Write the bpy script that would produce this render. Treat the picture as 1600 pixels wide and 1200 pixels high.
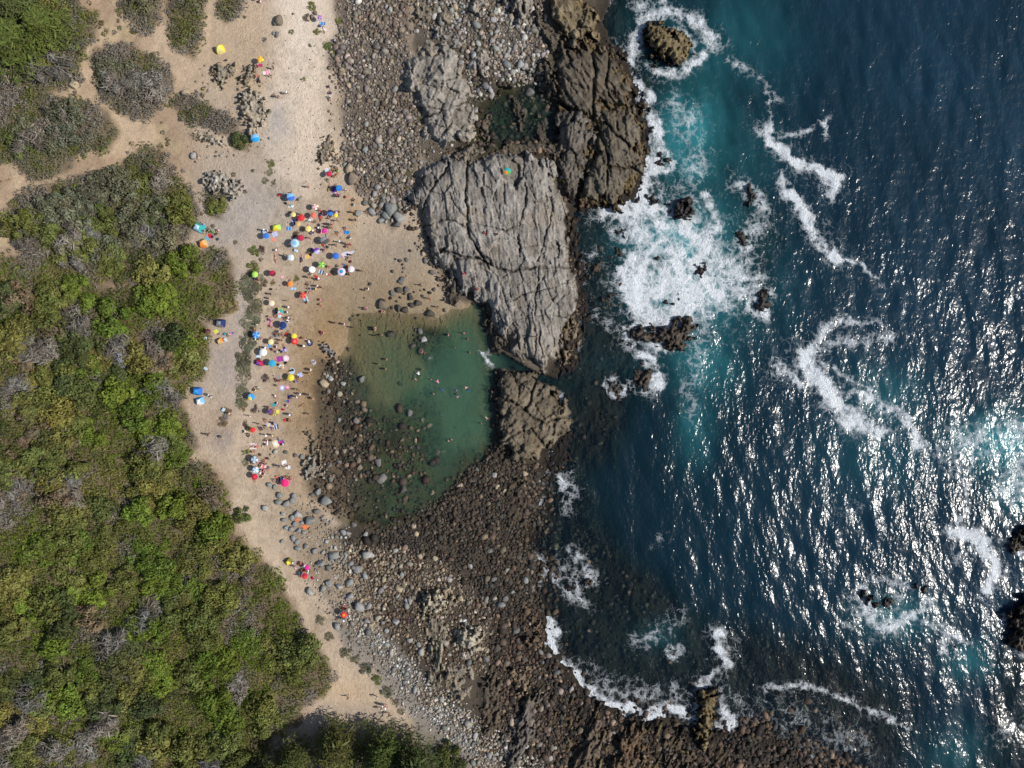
import bpy, bmesh, math, random
import numpy as np
from mathutils import Vector, Matrix, Euler

# ------------------------------------------------------------------ scene, camera, light
for o in list(bpy.data.objects):
    bpy.data.objects.remove(o)
scene = bpy.context.scene
COL = scene.collection
random.seed(7)
CAM_H = 150.0
cam_data = bpy.data.cameras.new('camera')
cam_data.sensor_fit = 'HORIZONTAL'
cam_data.sensor_width = 36.0
cam_data.lens = 18.0 / (100.0 / CAM_H)          # 200 m across the frame on sea level
cam_data.clip_start = 1.0
cam_data.clip_end = 6000.0
cam = bpy.data.objects.new('camera', cam_data)
cam.location = (0, 0, CAM_H)
cam.rotation_euler = (0, 0, 0)
COL.objects.link(cam)
scene.camera = cam

SUN_ELEV = math.radians(43.0)
SUN_DIR = Vector((math.cos(SUN_ELEV) * 0.986, -math.cos(SUN_ELEV) * 0.167, math.sin(SUN_ELEV)))
world = bpy.data.worlds.new('World')
scene.world = world
world.use_nodes = True
wn = world.node_tree
wn.nodes.clear()
sky = wn.nodes.new('ShaderNodeTexSky')
sky.sky_type = 'NISHITA'
sky.sun_disc = False
sky.sun_elevation = SUN_ELEV
sky.sun_rotation = math.atan2(SUN_DIR.x, SUN_DIR.y)
bg = wn.nodes.new('ShaderNodeBackground')
bg.inputs[1].default_value = 0.085
wo = wn.nodes.new('ShaderNodeOutputWorld')
wn.links.new(sky.outputs[0], bg.inputs[0])
wn.links.new(bg.outputs[0], wo.inputs[0])
sl = bpy.data.lights.new('sun', 'SUN')
sl.energy = 4.2
sl.angle = math.radians(0.53)
sl.color = (1.0, 0.955, 0.89)
so = bpy.data.objects.new('sun', sl)
so.rotation_euler = SUN_DIR.to_track_quat('Z', 'Y').to_euler()
so.location = (60, -20, 90)
COL.objects.link(so)
vs = scene.view_settings
vs.view_transform = 'Standard'
vs.look = 'None'
vs.exposure = 0.15
vs.gamma = 1.0
vs.use_curve_mapping = False
scene.cycles.max_bounces = 5
scene.cycles.transparent_max_bounces = 8
scene.cycles.caustics_reflective = False
scene.cycles.caustics_refractive = False

# ------------------------------------------------------------------ numpy helpers
def _hash(ix, iy, seed):
    h = (ix.astype(np.int64) * 374761393 + iy.astype(np.int64) * 668265263 + seed * 1442695041) & 0xffffffff
    h = ((h ^ (h >> 13)) * 1274126177) & 0xffffffff
    h = h ^ (h >> 16)
    return (h & 0xffffff) / float(0xffffff)

def vnoise(x, y, seed=0):
    ix = np.floor(x); iy = np.floor(y)
    fx = x - ix; fy = y - iy
    fx = fx * fx * fx * (fx * (fx * 6 - 15) + 10); fy = fy * fy * fy * (fy * (fy * 6 - 15) + 10)
    a = _hash(ix, iy, seed); b = _hash(ix + 1, iy, seed)
    c = _hash(ix, iy + 1, seed); d = _hash(ix + 1, iy + 1, seed)
    return (a + (b - a) * fx) * (1 - fy) + (c + (d - c) * fx) * fy

def fbm(x, y, seed=0, octaves=4, gain=0.5):
    t = 0; a = 1.0; n = 0
    for k in range(octaves):
        t = t + a * vnoise(x * 2 ** k + 17.3 * k, y * 2 ** k - 9.1 * k, seed + 31 * k)
        n += a; a *= gain
    return t / n                                  # 0..1

def voronoi(x, y, seed=0, jit=0.9):
    ix = np.floor(x); iy = np.floor(y)
    f1 = np.full(x.shape, 9.0); f2 = np.full(x.shape, 9.0)
    idx = np.zeros(x.shape); cx = np.zeros(x.shape); cy = np.zeros(x.shape)
    for dx in (-1, 0, 1):
        for dy in (-1, 0, 1):
            gx = ix + dx; gy = iy + dy
            px = gx + 0.5 + (_hash(gx, gy, seed) - 0.5) * jit
            py = gy + 0.5 + (_hash(gx, gy, seed + 77) - 0.5) * jit
            d = np.hypot(px - x, py - y)
            nearer = d < f1
            f2 = np.where(nearer, f1, np.minimum(f2, d))
            idx = np.where(nearer, _hash(gx, gy, seed + 5), idx)
            cx = np.where(nearer, px, cx); cy = np.where(nearer, py, cy)
            f1 = np.where(nearer, d, f1)
    return f1, f2, idx, cx, cy

def smooth(a, b, x):
    t = np.clip((x - a) / (b - a), 0, 1)
    return t * t * (3 - 2 * t)

def seg_dist(pts, X, Y, closed=False):
    best = np.full(X.shape, 1e12)
    n = len(pts)
    for i in range(n if closed else n - 1):
        ax, ay = pts[i]; bx, by = pts[(i + 1) % n]
        ex = bx - ax; ey = by - ay
        L = ex * ex + ey * ey + 1e-9
        t = np.clip(((X - ax) * ex + (Y - ay) * ey) / L, 0, 1)
        best = np.minimum(best, (X - ax - t * ex) ** 2 + (Y - ay - t * ey) ** 2)
    return np.sqrt(best)

def inside(pts, X, Y):
    c = np.zeros(X.shape, bool)
    n = len(pts)
    for i in range(n):
        ax, ay = pts[i]; bx, by = pts[(i + 1) % n]
        if ay == by:
            continue
        c ^= ((ay > Y) != (by > Y)) & (X < (bx - ax) * (Y - ay) / (by - ay) + ax)
    return c

def sdf(pts, X, Y):                                 # positive inside
    return np.where(inside(pts, X, Y), 1, -1) * seg_dist(pts, X, Y, True)

def ell(cx, cy, rx, ry, rot=0, n=18):
    c, s = math.cos(math.radians(rot)), math.sin(math.radians(rot))
    return [(cx + rx * math.cos(t) * c - ry * math.sin(t) * s, cy + rx * math.cos(t) * s + ry * math.sin(t) * c)
            for t in [k * 2 * math.pi / n for k in range(n)]]

def P2W(px, py, z=0.0):                             # point of the ground at height z
    k = (1 - z / CAM_H) / 8.0
    return (px - 800.0) * k, (600.0 - py) * k, z

# ------------------------------------------------------------------ object helpers
def link(o, parent=None):
    COL.objects.link(o)
    if parent is not None:
        o.parent = parent
    return o

def tag(o, label=None, cat=None, group=None, kind=None):
    if label: o['label'] = label
    if cat: o['category'] = cat
    if group: o['group'] = group
    if kind: o['kind'] = kind
    return o

def empty(name, loc, rz=0.0):
    o = bpy.data.objects.new(name, None)
    o.empty_display_size = 0.3
    o.location = loc; o.rotation_euler = (0, 0, rz)
    return link(o)

def np_mesh(name, V, F, mat=None, attrs=None, smooth_shade=False):
    """V (n,3), F (m,k) arrays of equal-size faces"""
    me = bpy.data.meshes.new(name)
    V = np.asarray(V, np.float32); F = np.asarray(F, np.int32)
    k = F.shape[1]
    me.vertices.add(len(V)); me.vertices.foreach_set('co', V.ravel())
    me.loops.add(F.size); me.loops.foreach_set('vertex_index', F.ravel())
    me.polygons.add(len(F))
    me.polygons.foreach_set('loop_start', np.arange(0, F.size, k, dtype=np.int32))
    if smooth_shade:
        me.polygons.foreach_set('use_smooth', np.ones(len(F), bool))
    for nm, arr in (attrs or {}).items():
        arr = np.asarray(arr, np.float32)
        if arr.ndim == 1:
            a = me.attributes.new(nm, 'FLOAT', 'POINT'); a.data.foreach_set('value', arr)
        else:
            a = me.attributes.new(nm, 'FLOAT_COLOR', 'POINT')
            rgba = np.ones((len(arr), 4), np.float32); rgba[:, :3] = arr[:, :3]
            a.data.foreach_set('color', rgba.ravel())
    me.update(calc_edges=True)
    if mat: me.materials.append(mat)
    return me

def grid_faces(nx, ny, keep=None):
    i = np.arange((ny - 1) * nx).reshape(ny - 1, nx)[:, :-1]
    F = np.stack([i, i + nx, i + nx + 1, i + 1], -1).reshape(-1, 4)
    if keep is not None:
        k = keep.ravel()
        F = F[k[F].any(1)]
    return F

def compact(V, F, attrs):
    used = np.zeros(len(V), bool); used[F.ravel()] = True
    idx = np.cumsum(used) - 1
    return V[used], idx[F], {k: np.asarray(a)[used] for k, a in attrs.items()}

# ------------------------------------------------------------------ material helpers
class NT:
    def __init__(s, name):
        s.m = bpy.data.materials.new(name); s.m.use_nodes = True
        s.t = s.m.node_tree; s.t.nodes.clear()
        s.out = s.t.nodes.new('ShaderNodeOutputMaterial')
    def n(s, typ, ins=None, **kw):
        nd = s.t.nodes.new('ShaderNode' + typ)
        for k, v in kw.items(): setattr(nd, k, v)
        for k, v in (ins or {}).items():
            if isinstance(v, bpy.types.NodeSocket): s.t.links.new(v, nd.inputs[k])
            else: nd.inputs[k].default_value = v
        return nd
    def math(s, op, a, b=0.0, c=0.0, clamp=False):
        return s.n('Math', {0: a, 1: b, 2: c}, operation=op, use_clamp=clamp).outputs[0]
    def noise(s, vec, scale, detail=4, rough=0.55, dist=0.0):
        return s.n('TexNoise', {'Vector': vec, 'Scale': scale, 'Detail': detail, 'Roughness': rough, 'Distortion': dist}).outputs[0]
    def attr(s, name, what='Color'):
        return s.n('Attribute', attribute_name=name).outputs[what]
    def pos(s):
        return s.n('NewGeometry').outputs['Position']
    def mapr(s, v, a, b, c, d):
        return s.n('MapRange', {0: v, 1: a, 2: b, 3: c, 4: d}).outputs[0]
    def mixc(s, f, a, b, mode='MIX'):
        nd = s.n('Mix', data_type='RGBA', blend_type=mode)
        for sock, v in ((nd.inputs[0], f), (nd.inputs[6], a), (nd.inputs[7], b)):
            if isinstance(v, bpy.types.NodeSocket): s.t.links.new(v, sock)
            else: sock.default_value = v if not isinstance(v, tuple) or len(v) == 4 else (*v, 1)
        return nd.outputs[2]
    def bsdf(s, col, rough=0.8, normal=None, spec=0.3, **kw):
        ins = {'Base Color': col if isinstance(col, bpy.types.NodeSocket) else (*col, 1), 'Roughness': rough, 'Specular IOR Level': spec}
        if normal is not None: ins['Normal'] = normal
        ins.update(kw)
        return s.n('BsdfPrincipled', ins).outputs[0]
    def bump(s, h, dist=0.1, strength=1.0, normal=None):
        ins = {'Height': h, 'Distance': dist, 'Strength': strength}
        if normal is not None: ins['Normal'] = normal
        return s.n('Bump', ins).outputs[0]
    def done(s, sh):
        s.t.links.new(sh, s.out.inputs[0]); return s.m

def attr_material(name, speck=(0.75, 1.3), scales=(1.6, 7.0), bump=0.08, rough=0.9, spec=0.2, prints=False):
    n = NT(name)
    p = n.pos()
    a = n.noise(p, scales[0], 5, 0.6)
    b = n.noise(p, scales[1], 4, 0.7)
    v = n.math('MULTIPLY', n.mapr(a, 0.3, 0.7, speck[0], speck[1]), n.mapr(b, 0.3, 0.7, speck[0], speck[1]))
    col = n.mixc(1.0, n.attr('col'), n.n('CombineColor', {0: v, 1: v, 2: v}).outputs[0], 'MULTIPLY')
    h = n.math('ADD', a, n.math('MULTIPLY', b, 0.5))
    if prints:                                         # trodden dents
        vo = n.n('TexVoronoi', {'Vector': p, 'Scale': 1.9}).outputs[0]
        gate = n.mapr(n.noise(p, 0.16, 3, 0.6), 0.42, 0.58, 0.15, 1.0)
        h = n.math('ADD', h, n.math('MULTIPLY', n.mapr(vo, 0.05, 0.42, 0.0, 1.0), n.math('MULTIPLY', gate, 0.5)))
    nor = n.bump(h, bump)
    return n.done(n.bsdf(col, rough, nor, spec))

def cloth_material(name, rgb, rough=0.85):
    n = NT(name)
    p = n.n('TexCoord').outputs['Object']
    v = n.mapr(n.noise(p, 9.0, 3), 0.3, 0.7, 0.9, 1.08)
    col = n.mixc(1.0, (*rgb, 1), n.n('CombineColor', {0: v, 1: v, 2: v}).outputs[0], 'MULTIPLY')
    return n.done(n.bsdf(col, rough, None, 0.2))
# ------------------------------------------------------------------ the lie of the land (photograph plane, 8 px = 1 m)
BIG = 20000
LAND = [(-BIG, -BIG), (946, -BIG), (946, 0), (950, 60), (972, 88), (985, 125), (1000, 165), (1010, 215), (1003, 270), (983, 312),
        (955, 325), (912, 325), (895, 350), (893, 385), (905, 430), (908, 490), (898, 550), (872, 590), (880, 650), (868, 690),
        (848, 720), (838, 780), (828, 850), (836, 930), (846, 985), (865, 1030), (890, 1065), (925, 1098), (970, 1118), (1020, 1126),
        (1075, 1134), (1130, 1150), (1200, 1160), (1270, 1175), (1330, 1215), (1400, BIG), (-BIG, BIG)]
POOL = [(552, 492), (600, 478), (650, 492), (700, 486), (745, 472), (768, 505), (778, 560), (786, 640), (778, 690), (745, 722),
        (705, 765), (650, 808), (600, 826), (560, 815), (536, 775), (532, 715), (528, 660), (512, 610), (530, 565), (545, 520)]
TIDE = [(762, 172), (784, 150), (806, 150), (822, 128), (846, 130), (852, 160), (868, 178), (862, 205), (872, 236), (836, 222), (806, 234), (778, 214), (748, 218), (756, 196)]
CHANNEL = [(762, 556), (784, 550), (806, 563), (834, 580), (868, 592), (905, 600), (905, 616), (868, 604), (830, 592), (800, 578), (770, 574)]
HILL = [(-BIG, -BIG), (330, -BIG), (330, 0), (330, 90), (270, 150), (300, 230), (290, 330), (330, 392), (362, 420), (350, 480), (310, 520),
        (300, 600), (285, 640), (290, 720), (345, 745), (362, 830), (440, 905), (500, 1020), (520, 1062), (470, 1110), (420, 1160), (400, 1250), (400, BIG), (-BIG, BIG)]
SHELVES = [([(893, 330), (960, 330), (1000, 420), (1010, 620), (960, 720), (860, 740), (870, 600)], 0.6),
           ([(825, 830), (960, 830), (1120, 960), (1290, 1010), (1420, 1090), (1420, 1400), (800, 1400), (830, 950)], 0.75),
           ([(1150, 290), (1230, 330), (1215, 510), (1150, 500)], 1.6),
           ([(840, 720), (905, 720), (960, 860), (900, 960), (830, 930)], 0.8),
           ([(1540, 1010), (1700, 950), (1700, 1300), (1500, 1300)], 1.2)]

def height(X, Y):
    wx = X + 26 * (fbm(X / 34, Y / 34, 3) - 0.5); wy = Y + 26 * (fbm(X / 34, Y / 34, 4) - 0.5)
    lw = 22 * smooth(640, 720, Y)
    dl = sdf(LAND, wx + lw * 2 * (fbm(X / 60, Y / 60, 6) - .5), wy + lw * 2 * (fbm(X / 60, Y / 60, 7) - .5)) / 8
    dp = sdf(POOL, wx, wy) / 8
    dt = sdf(TIDE, wx, wy) / 8
    dc = sdf(CHANNEL, X, Y) / 8
    dh = sdf(HILL, X, Y) / 8
    n1 = fbm(X / 60, Y / 60, 11); n2 = fbm(X / 12, Y / 12, 12)
    low = smooth(660, 740, Y)
    sea = -(0.45 - 0.42 * low + (0.17 - 0.05 * low * smooth(8, 2, -dl)) * np.maximum(-dl, 0)); sea = np.maximum(sea, -9)
    for poly, dep in SHELVES:
        w = smooth(-30, 40, sdf(poly, wx, wy))
        sea = sea * (1 - w) + np.maximum(sea, -dep - 0.5 * n2 + 0.3) * w
    land = 0.18 - 0.14 * low + 0.075 * np.maximum(dl, 0)
    land = np.minimum(land, 2.4)
    # the sheltered beach falls gently to the pool
    bx = smooth(840, 700, X)
    beach = 0.015 + 0.068 * np.maximum(-dp, 0)
    land = land * (1 - bx) + np.minimum(land + 1.0, beach) * bx
    land = np.minimum(land, 2.3)
    z = np.where(dl > 0, land, sea)
    right = smooth(640, 760, X + 0.25 * (Y - 560)) * smooth(740, 620, Y + 90 * (fbm(X / 22, Y / 22, 9) - 0.5))
    clear_r = sdf([(700, 490), (765, 495), (790, 560), (790, 700), (716, 716), (690, 684), (684, 625), (650, 590), (660, 520)], wx, wy)
    D = 0.34 + 0.18 * smooth(560, 660, X) + 0.95 * smooth(-75, 60, clear_r + 40 * (n1 - 0.5)) + 0.35 * np.exp(-(((X - 615) / 45) ** 2 + ((Y - 770) / 40) ** 2))
    D = D * (1 - 0.62 * smooth(610, 670, Y + 30 * (n1 - .5)) * smooth(712, 650, X + 30 * (n2 - .5)))
    edge_ = (0.05 + 0.22 * right + 0.09 * smooth(620, 700, Y)) * np.maximum(dp, 0)
    z = np.where(dp > 0, -np.minimum(0.012 + edge_, D) + 0.22 * (n1 - 0.5) * smooth(0, 4, dp), z)
    z = np.where(dt > -2, np.minimum(z, 0.35 - 0.25 * (dt + 2)), z)
    z = np.maximum(z, np.where(dt > 0, -0.55, z))
    z = np.where(dc > 0, np.minimum(z, -0.25 * dc - 0.7), z)
    z = z + np.where(dh > 0, np.minimum(0.14 * dh, 5.5), 0) * 1.0
    rough = smooth(0, 6, dh) * 0.9 + 0.06 + 0.35 * low * np.exp(-(dl / 5) ** 2)
    z = z + rough * (n1 - 0.5) + 0.12 * (n2 - 0.5) * np.where(dh > 0, 1.0, 0.35)
    return z, dl, dp, dt, dc, dh

STEP = 2.8
ax = np.arange(-160, 1761, STEP); ay = np.arange(-140, 1341, STEP)
outer = np.array([20., 60, 150, 400, 1000, 2600, 6000])
gx = np.concatenate([ax[0] - outer[::-1], ax, ax[-1] + outer])
gy = np.concatenate([ay[0] - outer[::-1], ay, ay[-1] + outer])
GX, GY = np.meshgrid(gx, gy)
GZ, DL, DP, DT, DC, DH = height(GX, GY)

def sample(A, px, py):
    px = np.asarray(px, float); py = np.asarray(py, float)
    i = np.clip((px - ax[0]) / STEP, 0, len(ax) - 1.001) + 7
    j = np.clip((py - ay[0]) / STEP, 0, len(ay) - 1.001) + 7
    i0 = i.astype(int); j0 = j.astype(int); fi = i - i0; fj = j - j0
    return (A[j0, i0] * (1 - fi) + A[j0, i0 + 1] * fi) * (1 - fj) + (A[j0 + 1, i0] * (1 - fi) + A[j0 + 1, i0 + 1] * fi) * fj

# ---- ground colours: what the ground is made of
def paint():
    X, Y = GX, GY
    W1 = 30 * (fbm(X / 45, Y / 45, 21) - 0.5); W2 = 30 * (fbm(X / 45, Y / 45, 22) - 0.5)
    U = X + W1; V = Y + W2
    c = np.zeros(X.shape + (3,)); c[:] = (0.425, 0.335, 0.245)           # dry sand
    def lay(mask, rgb):
        m = np.clip(mask, 0, 1)[..., None]
        c[:] = c * (1 - m) + np.array(rgb) * m
    def poly(pts, rgb, soft=12, k=1.0):
        lay(smooth(-soft, soft, sdf(pts, U, V)) * k, rgb)
    def blob(cx, cy, rx, ry, rgb, k=1.0):
        d = ((U - cx) / rx) ** 2 + ((V - cy) / ry) ** 2
        lay(np.exp(-d * 1.2) * k, rgb)
    # hill soil
    n = fbm(X / 70, Y / 70, 25)
    lay(smooth(-4, 3, DH) , (0.31, 0.222, 0.15))
    lay(smooth(-4, 3, DH) * smooth(0.45, 0.62, n), (0.40, 0.30, 0.205))
    lay(smooth(-2, 3, DH) * smooth(0.60, 0.7, fbm(X / 25, Y / 25, 27)) * 0.6, (0.42, 0.33, 0.20))
    poly([(250, 20), (420, -10), (420, 150), (330, 130), (300, 170), (250, 110), (215, 50)], (0.435, 0.33, 0.23), 14, 0.85)
    # pale track at the top, grey trodden ground
    poly([(400, -300), (530, -300), (525, 60), (515, 150), (525, 250), (480, 300), (420, 270), (405, 200), (425, 120), (440, 40)], (0.58, 0.475, 0.365), 20)
    blob(470, 30, 40, 110, (0.64, 0.545, 0.44), 0.85)
    blob(430, 190, 26, 40, (0.37, 0.34, 0.315), 0.9)
    blob(390, 320, 70, 70, (0.36, 0.32, 0.285), 0.95)
    blob(340, 360, 45, 35, (0.32, 0.28, 0.25), 0.9)
    blob(372, 480, 16, 90, (0.36, 0.31, 0.27), 0.9)
    blob(350, 570, 42, 60, (0.33, 0.28, 0.245), 0.9)
    blob(340, 660, 40, 34, (0.33, 0.245, 0.18), 0.8)
    blob(350, 690, 26, 20, (0.27, 0.23, 0.21), 0.7)
    poly([(366, 640), (392, 640), (392, 760), (420, 830), (450, 880), (490, 990), (545, 1040), (600, 1100), (640, 1130), (560, 1135), (490, 1110), (520, 1065), (465, 975), (440, 905), (385, 850), (365, 790)], (0.47, 0.37, 0.27), 8, 0.9)
    blob(545, 1080, 40, 30, (0.50, 0.37, 0.24), 0.9)
    blob(560, 1115, 60, 20, (0.38, 0.30, 0.235), 0.8)
    # moist and wet sand round the pool
    blob(490, 620, 55, 130, (0.29, 0.195, 0.105), 0.92)
    blob(520, 510, 52, 80, (0.275, 0.182, 0.094), 0.95)
    blob(590, 450, 85, 65, (0.265, 0.20, 0.13), 0.95)
    blob(625, 395, 60, 36, (0.32, 0.262, 0.20), 0.85)
    blob(545, 330, 14, 40, (0.36, 0.23, 0.11), 0.6)
    blob(650, 460, 60, 50, (0.27, 0.205, 0.13), 0.8)
    blob(470, 740, 50, 60, (0.36, 0.26, 0.165), 0.6)
    # bed of the pool
    inp = smooth(-5.0, 2.5, DP) * smooth(560, 480, Y) * 0.9
    lay(inp, (0.235, 0.185, 0.115))
    inp = smooth(-1.5, 2.0, DP)
    lay(inp, (0.215, 0.165, 0.085))
    weed = smooth(0.40, 0.56, fbm(X / 16, Y / 16, 33))
    wz = np.maximum(smooth(-16, 16, sdf([(490, 560), (545, 565), (575, 625), (612, 648), (640, 618), (668, 608), (690, 640), (694, 690), (715, 712), (760, 700), (775, 720), (720, 790), (620, 860), (500, 860), (470, 700)], U, V)),
                    smooth(-9, 9, sdf([(648, 512), (690, 518), (718, 545), (722, 585), (700, 598), (676, 580), (654, 560)], U, V)))
    wz = np.maximum(wz, smooth(-6, 6, sdf([(755, 480), (772, 500), (790, 560), (785, 700), (760, 715), (768, 640), (766, 560), (752, 510)], U, V)))
    fl = np.clip(wz * (0.72 + 0.34 * weed), 0, 1)
    lay(fl * smooth(-5, 0, DP), (0.040, 0.034, 0.019))
    lay(fl * smooth(-5, 0, DP) * smooth(0.50, 0.64, fbm(X / 8, Y / 8, 36)) * 0.75, (0.088, 0.080, 0.034))
    lay(fl * smooth(-3, 0, DP) * smooth(0.56, 0.7, fbm(X / 18, Y / 18, 37)) * 0.6, (0.07, 0.10, 0.045))
    lay(smooth(-14, 14, sdf([(690, 790), (740, 725), (790, 700), (850, 730), (838, 850), (840, 960), (790, 900), (740, 850), (640, 835)], U, V)) * 0.85, (0.030, 0.025, 0.020))
    lay(smooth(-25, 20, sdf([(500, 560), (540, 590), (545, 700), (530, 790), (490, 760), (500, 640)], U, V)) * 0.75, (0.075, 0.055, 0.035))
    # bare rock floor on the seaward side, black at the water's edge
    rk = smooth(-8, 8, sdf(ROCKY, U, V))
    lay(rk, (0.085, 0.07, 0.052)); lay(rk * smooth(0.5, 0.66, fbm(X / 15, Y / 15, 44)) * 0.7, (0.13, 0.11, 0.085))
    # floor under cobbles and among the rocks
    for pts, rgb in COBBLE_FLOORS:
        poly(pts, rgb, 9, 0.92)
    # tide pool weed
    lay(smooth(-5, 0, DT), (0.034, 0.032, 0.018))
    lay(smooth(-2, 1, DT) * smooth(0.46, 0.6, fbm(X / 11, Y / 11, 38)) * 0.7, (0.05, 0.075, 0.04))
    lay(smooth(-4, 0, DT) * smooth(0.52, 0.62, fbm(X / 17, Y / 17, 39)) * 0.85, (0.02, 0.017, 0.012))
    lay(smooth(-0.5, 1, DC), (0.04, 0.05, 0.04))
    # sea bed
    sea = smooth(0.4, -0.6, DL)
    lay(sea, (0.06, 0.055, 0.035))
    kelp = smooth(0.42, 0.6, fbm(X / 20, Y / 20, 40))
    lay(sea * kelp, (0.022, 0.022, 0.012))
    lay(sea * smooth(0.60, 0.72, fbm(X / 13, Y / 13, 42)), (0.10, 0.085, 0.04))
    lay(np.exp(-(((X - 565) / 160) ** 2 + ((Y - 1215) / 75) ** 2) ** 2) * 0.85, (0.10, 0.078, 0.055))
    lay(smooth(4.0, 0.8, DL) * (X > 770) * 0.85, (0.024, 0.019, 0.015))
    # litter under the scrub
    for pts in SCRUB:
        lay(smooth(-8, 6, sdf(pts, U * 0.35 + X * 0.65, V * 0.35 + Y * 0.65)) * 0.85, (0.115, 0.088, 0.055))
    trod = smooth(0.56, 0.66, fbm(X / 9, Y / 9, 52, 3, .6)) * np.exp(-(((X - 450) / 110) ** 2)) * ((Y > 60) & (Y < 1000))
    c *= (1 - 0.16 * trod)[..., None]
    c *= (0.85 + 0.30 * fbm(X / 7, Y / 7, 50, 4, 0.7))[..., None]
    c *= (0.92 + 0.16 * fbm(X / 90, Y / 90, 51))[..., None]
    return np.clip(c, 0.004, 0.8)

C_UP = [(522, -300), (645, -300), (640, 40), (632, 130), (655, 190), (645, 250), (640, 330), (622, 352), (596, 340), (562, 300), (535, 250), (540, 170), (516, 100), (530, 40)]
C_UP2 = [(640, -300), (842, -300), (850, 60), (865, 95), (845, 140), (790, 130), (752, 160), (735, 120), (705, 62), (650, 55)]
C_LOW = [(520, 830), (560, 828), (620, 832), (690, 790), (745, 735), (790, 700), (845, 730), (828, 850), (838, 980), (865, 1040), (925, 1100), (1010, 1135), (1100, 1165), (1160, 1400), (800, 1400), (720, 1190), (690, 1150), (640, 1090), (600, 1030), (545, 1000), (520, 950), (480, 900)]
C_POOLSIDE = [(505, 560), (545, 560), (560, 600), (575, 680), (560, 800), (520, 810), (485, 745), (490, 700), (505, 640)]
C_BR = [(1110, 1150), (1210, 1085), (1290, 1095), (1345, 1140), (1420, 1400), (1120, 1400)]
C_GAP = [(640, 160), (660, 215), (690, 235), (645, 260), (620, 330), (600, 260), (615, 190)]
C_MID = [(735, 205), (770, 232), (870, 240), (885, 320), (850, 250), (735, 243), (660, 250), (690, 232)]
ROCKY = [(655, 245), (640, 60), (720, -300), (1100, -300), (1100, 400), (1000, 760), (900, 1000), (1200, 1100), (1400, 1400), (780, 1400), (740, 1180), (760, 1000), (740, 735), (780, 705), (774, 600), (760, 500), (705, 455), (662, 370)]
COBBLE_FLOORS = [(C_UP, (0.125, 0.10, 0.078)), (C_UP2, (0.11, 0.095, 0.075)), (C_LOW, (0.046, 0.038, 0.030)), (C_POOLSIDE, (0.10, 0.078, 0.052)), (C_BR, (0.05, 0.042, 0.034)),
                 ([(600, 170), (660, 160), (650, 240), (645, 300), (605, 300), (598, 240)], (0.085, 0.075, 0.042)),
                 ([(730, 200), (880, 90), (990, 160), (1010, 300), (900, 330), (880, 250), (730, 245)], (0.045, 0.038, 0.028)),
                 ([(780, 580), (880, 640), (870, 700), (830, 730), (780, 700)], (0.06, 0.048, 0.034)),
                 ([(500, 930), (560, 960), (640, 1040), (700, 1120), (790, 1200), (790, 1300), (700, 1300), (680, 1190), (625, 1110), (550, 1020)], (0.235, 0.212, 0.182)),
                 ([(440, 780), (500, 800), (560, 900), (600, 1000), (560, 990), (500, 930), (455, 850)], (0.30, 0.235, 0.165))]
SCRUB = [[(-300, 425), (60, 400), (150, 440), (200, 455), (232, 400), (290, 392), (352, 395), (362, 420), (365, 455), (352, 490), (322, 505), (326, 545), (316, 590), (290, 600), (282, 630), (302, 680), (308, 700), (275, 728), (322, 722), (350, 760), (358, 800), (366, 832), (400, 872), (440, 902), (452, 945), (482, 992), (510, 1032), (522, 1060), (508, 1085), (468, 1108), (428, 1150), (405, 1200), (400, 1500), (-300, 1500)],
         [(20, 312), (60, 292), (130, 275), (190, 262), (203, 240), (232, 230), (255, 240), (268, 270), (298, 300), (312, 330), (292, 372), (262, 400), (200, 445), (150, 440), (60, 405), (18, 380), (8, 335)],
         [(-200, 152), (40, 150), (110, 155), (160, 170), (185, 205), (165, 235), (120, 237), (110, 262), (60, 285), (20, 255), (-200, 250)],
         [(140, 92), (150, 76), (205, 70), (250, 94), (272, 120), (264, 148), (238, 180), (205, 186), (160, 160), (150, 112)],
         [(172, -60), (250, -60), (252, 28), (236, 56), (208, 38), (186, 10)],
         [(254, -60), (322, -60), (318, 40), (304, 92), (272, 72), (260, 24)],
         [(338, -30), (382, -30), (374, 24), (350, 36), (340, 15)],
         [(260, 158), (285, 148), (330, 165), (372, 190), (362, 212), (330, 200), (288, 182)],
         [(362, 208), (388, 210), (386, 234), (366, 228)],
         [(324, 302), (356, 304), (346, 340), (330, 336)],
         [(-200, -100), (60, -100), (120, -20), (132, 60), (122, 130), (60, 152), (-200, 150)],
         [(110, 25), (150, 20), (150, 60), (130, 75), (115, 50)]]
GC = paint()
gk = (1 - GZ / CAM_H) / 8.0
TV = np.stack([(GX - 800) * gk, (600 - GY) * gk, GZ], -1).reshape(-1, 3)
TF = grid_faces(len(gx), len(gy))
mat_ground = attr_material('ground_sand_and_soil', (0.88, 1.12), (1.7, 7.5), 0.13, 0.95, 0.12, True)
g = link(bpy.data.objects.new('ground', np_mesh('ground', TV, TF, mat_ground, {'col': GC.reshape(-1, 3)}, True)))
tag(g, kind='structure')
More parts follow.
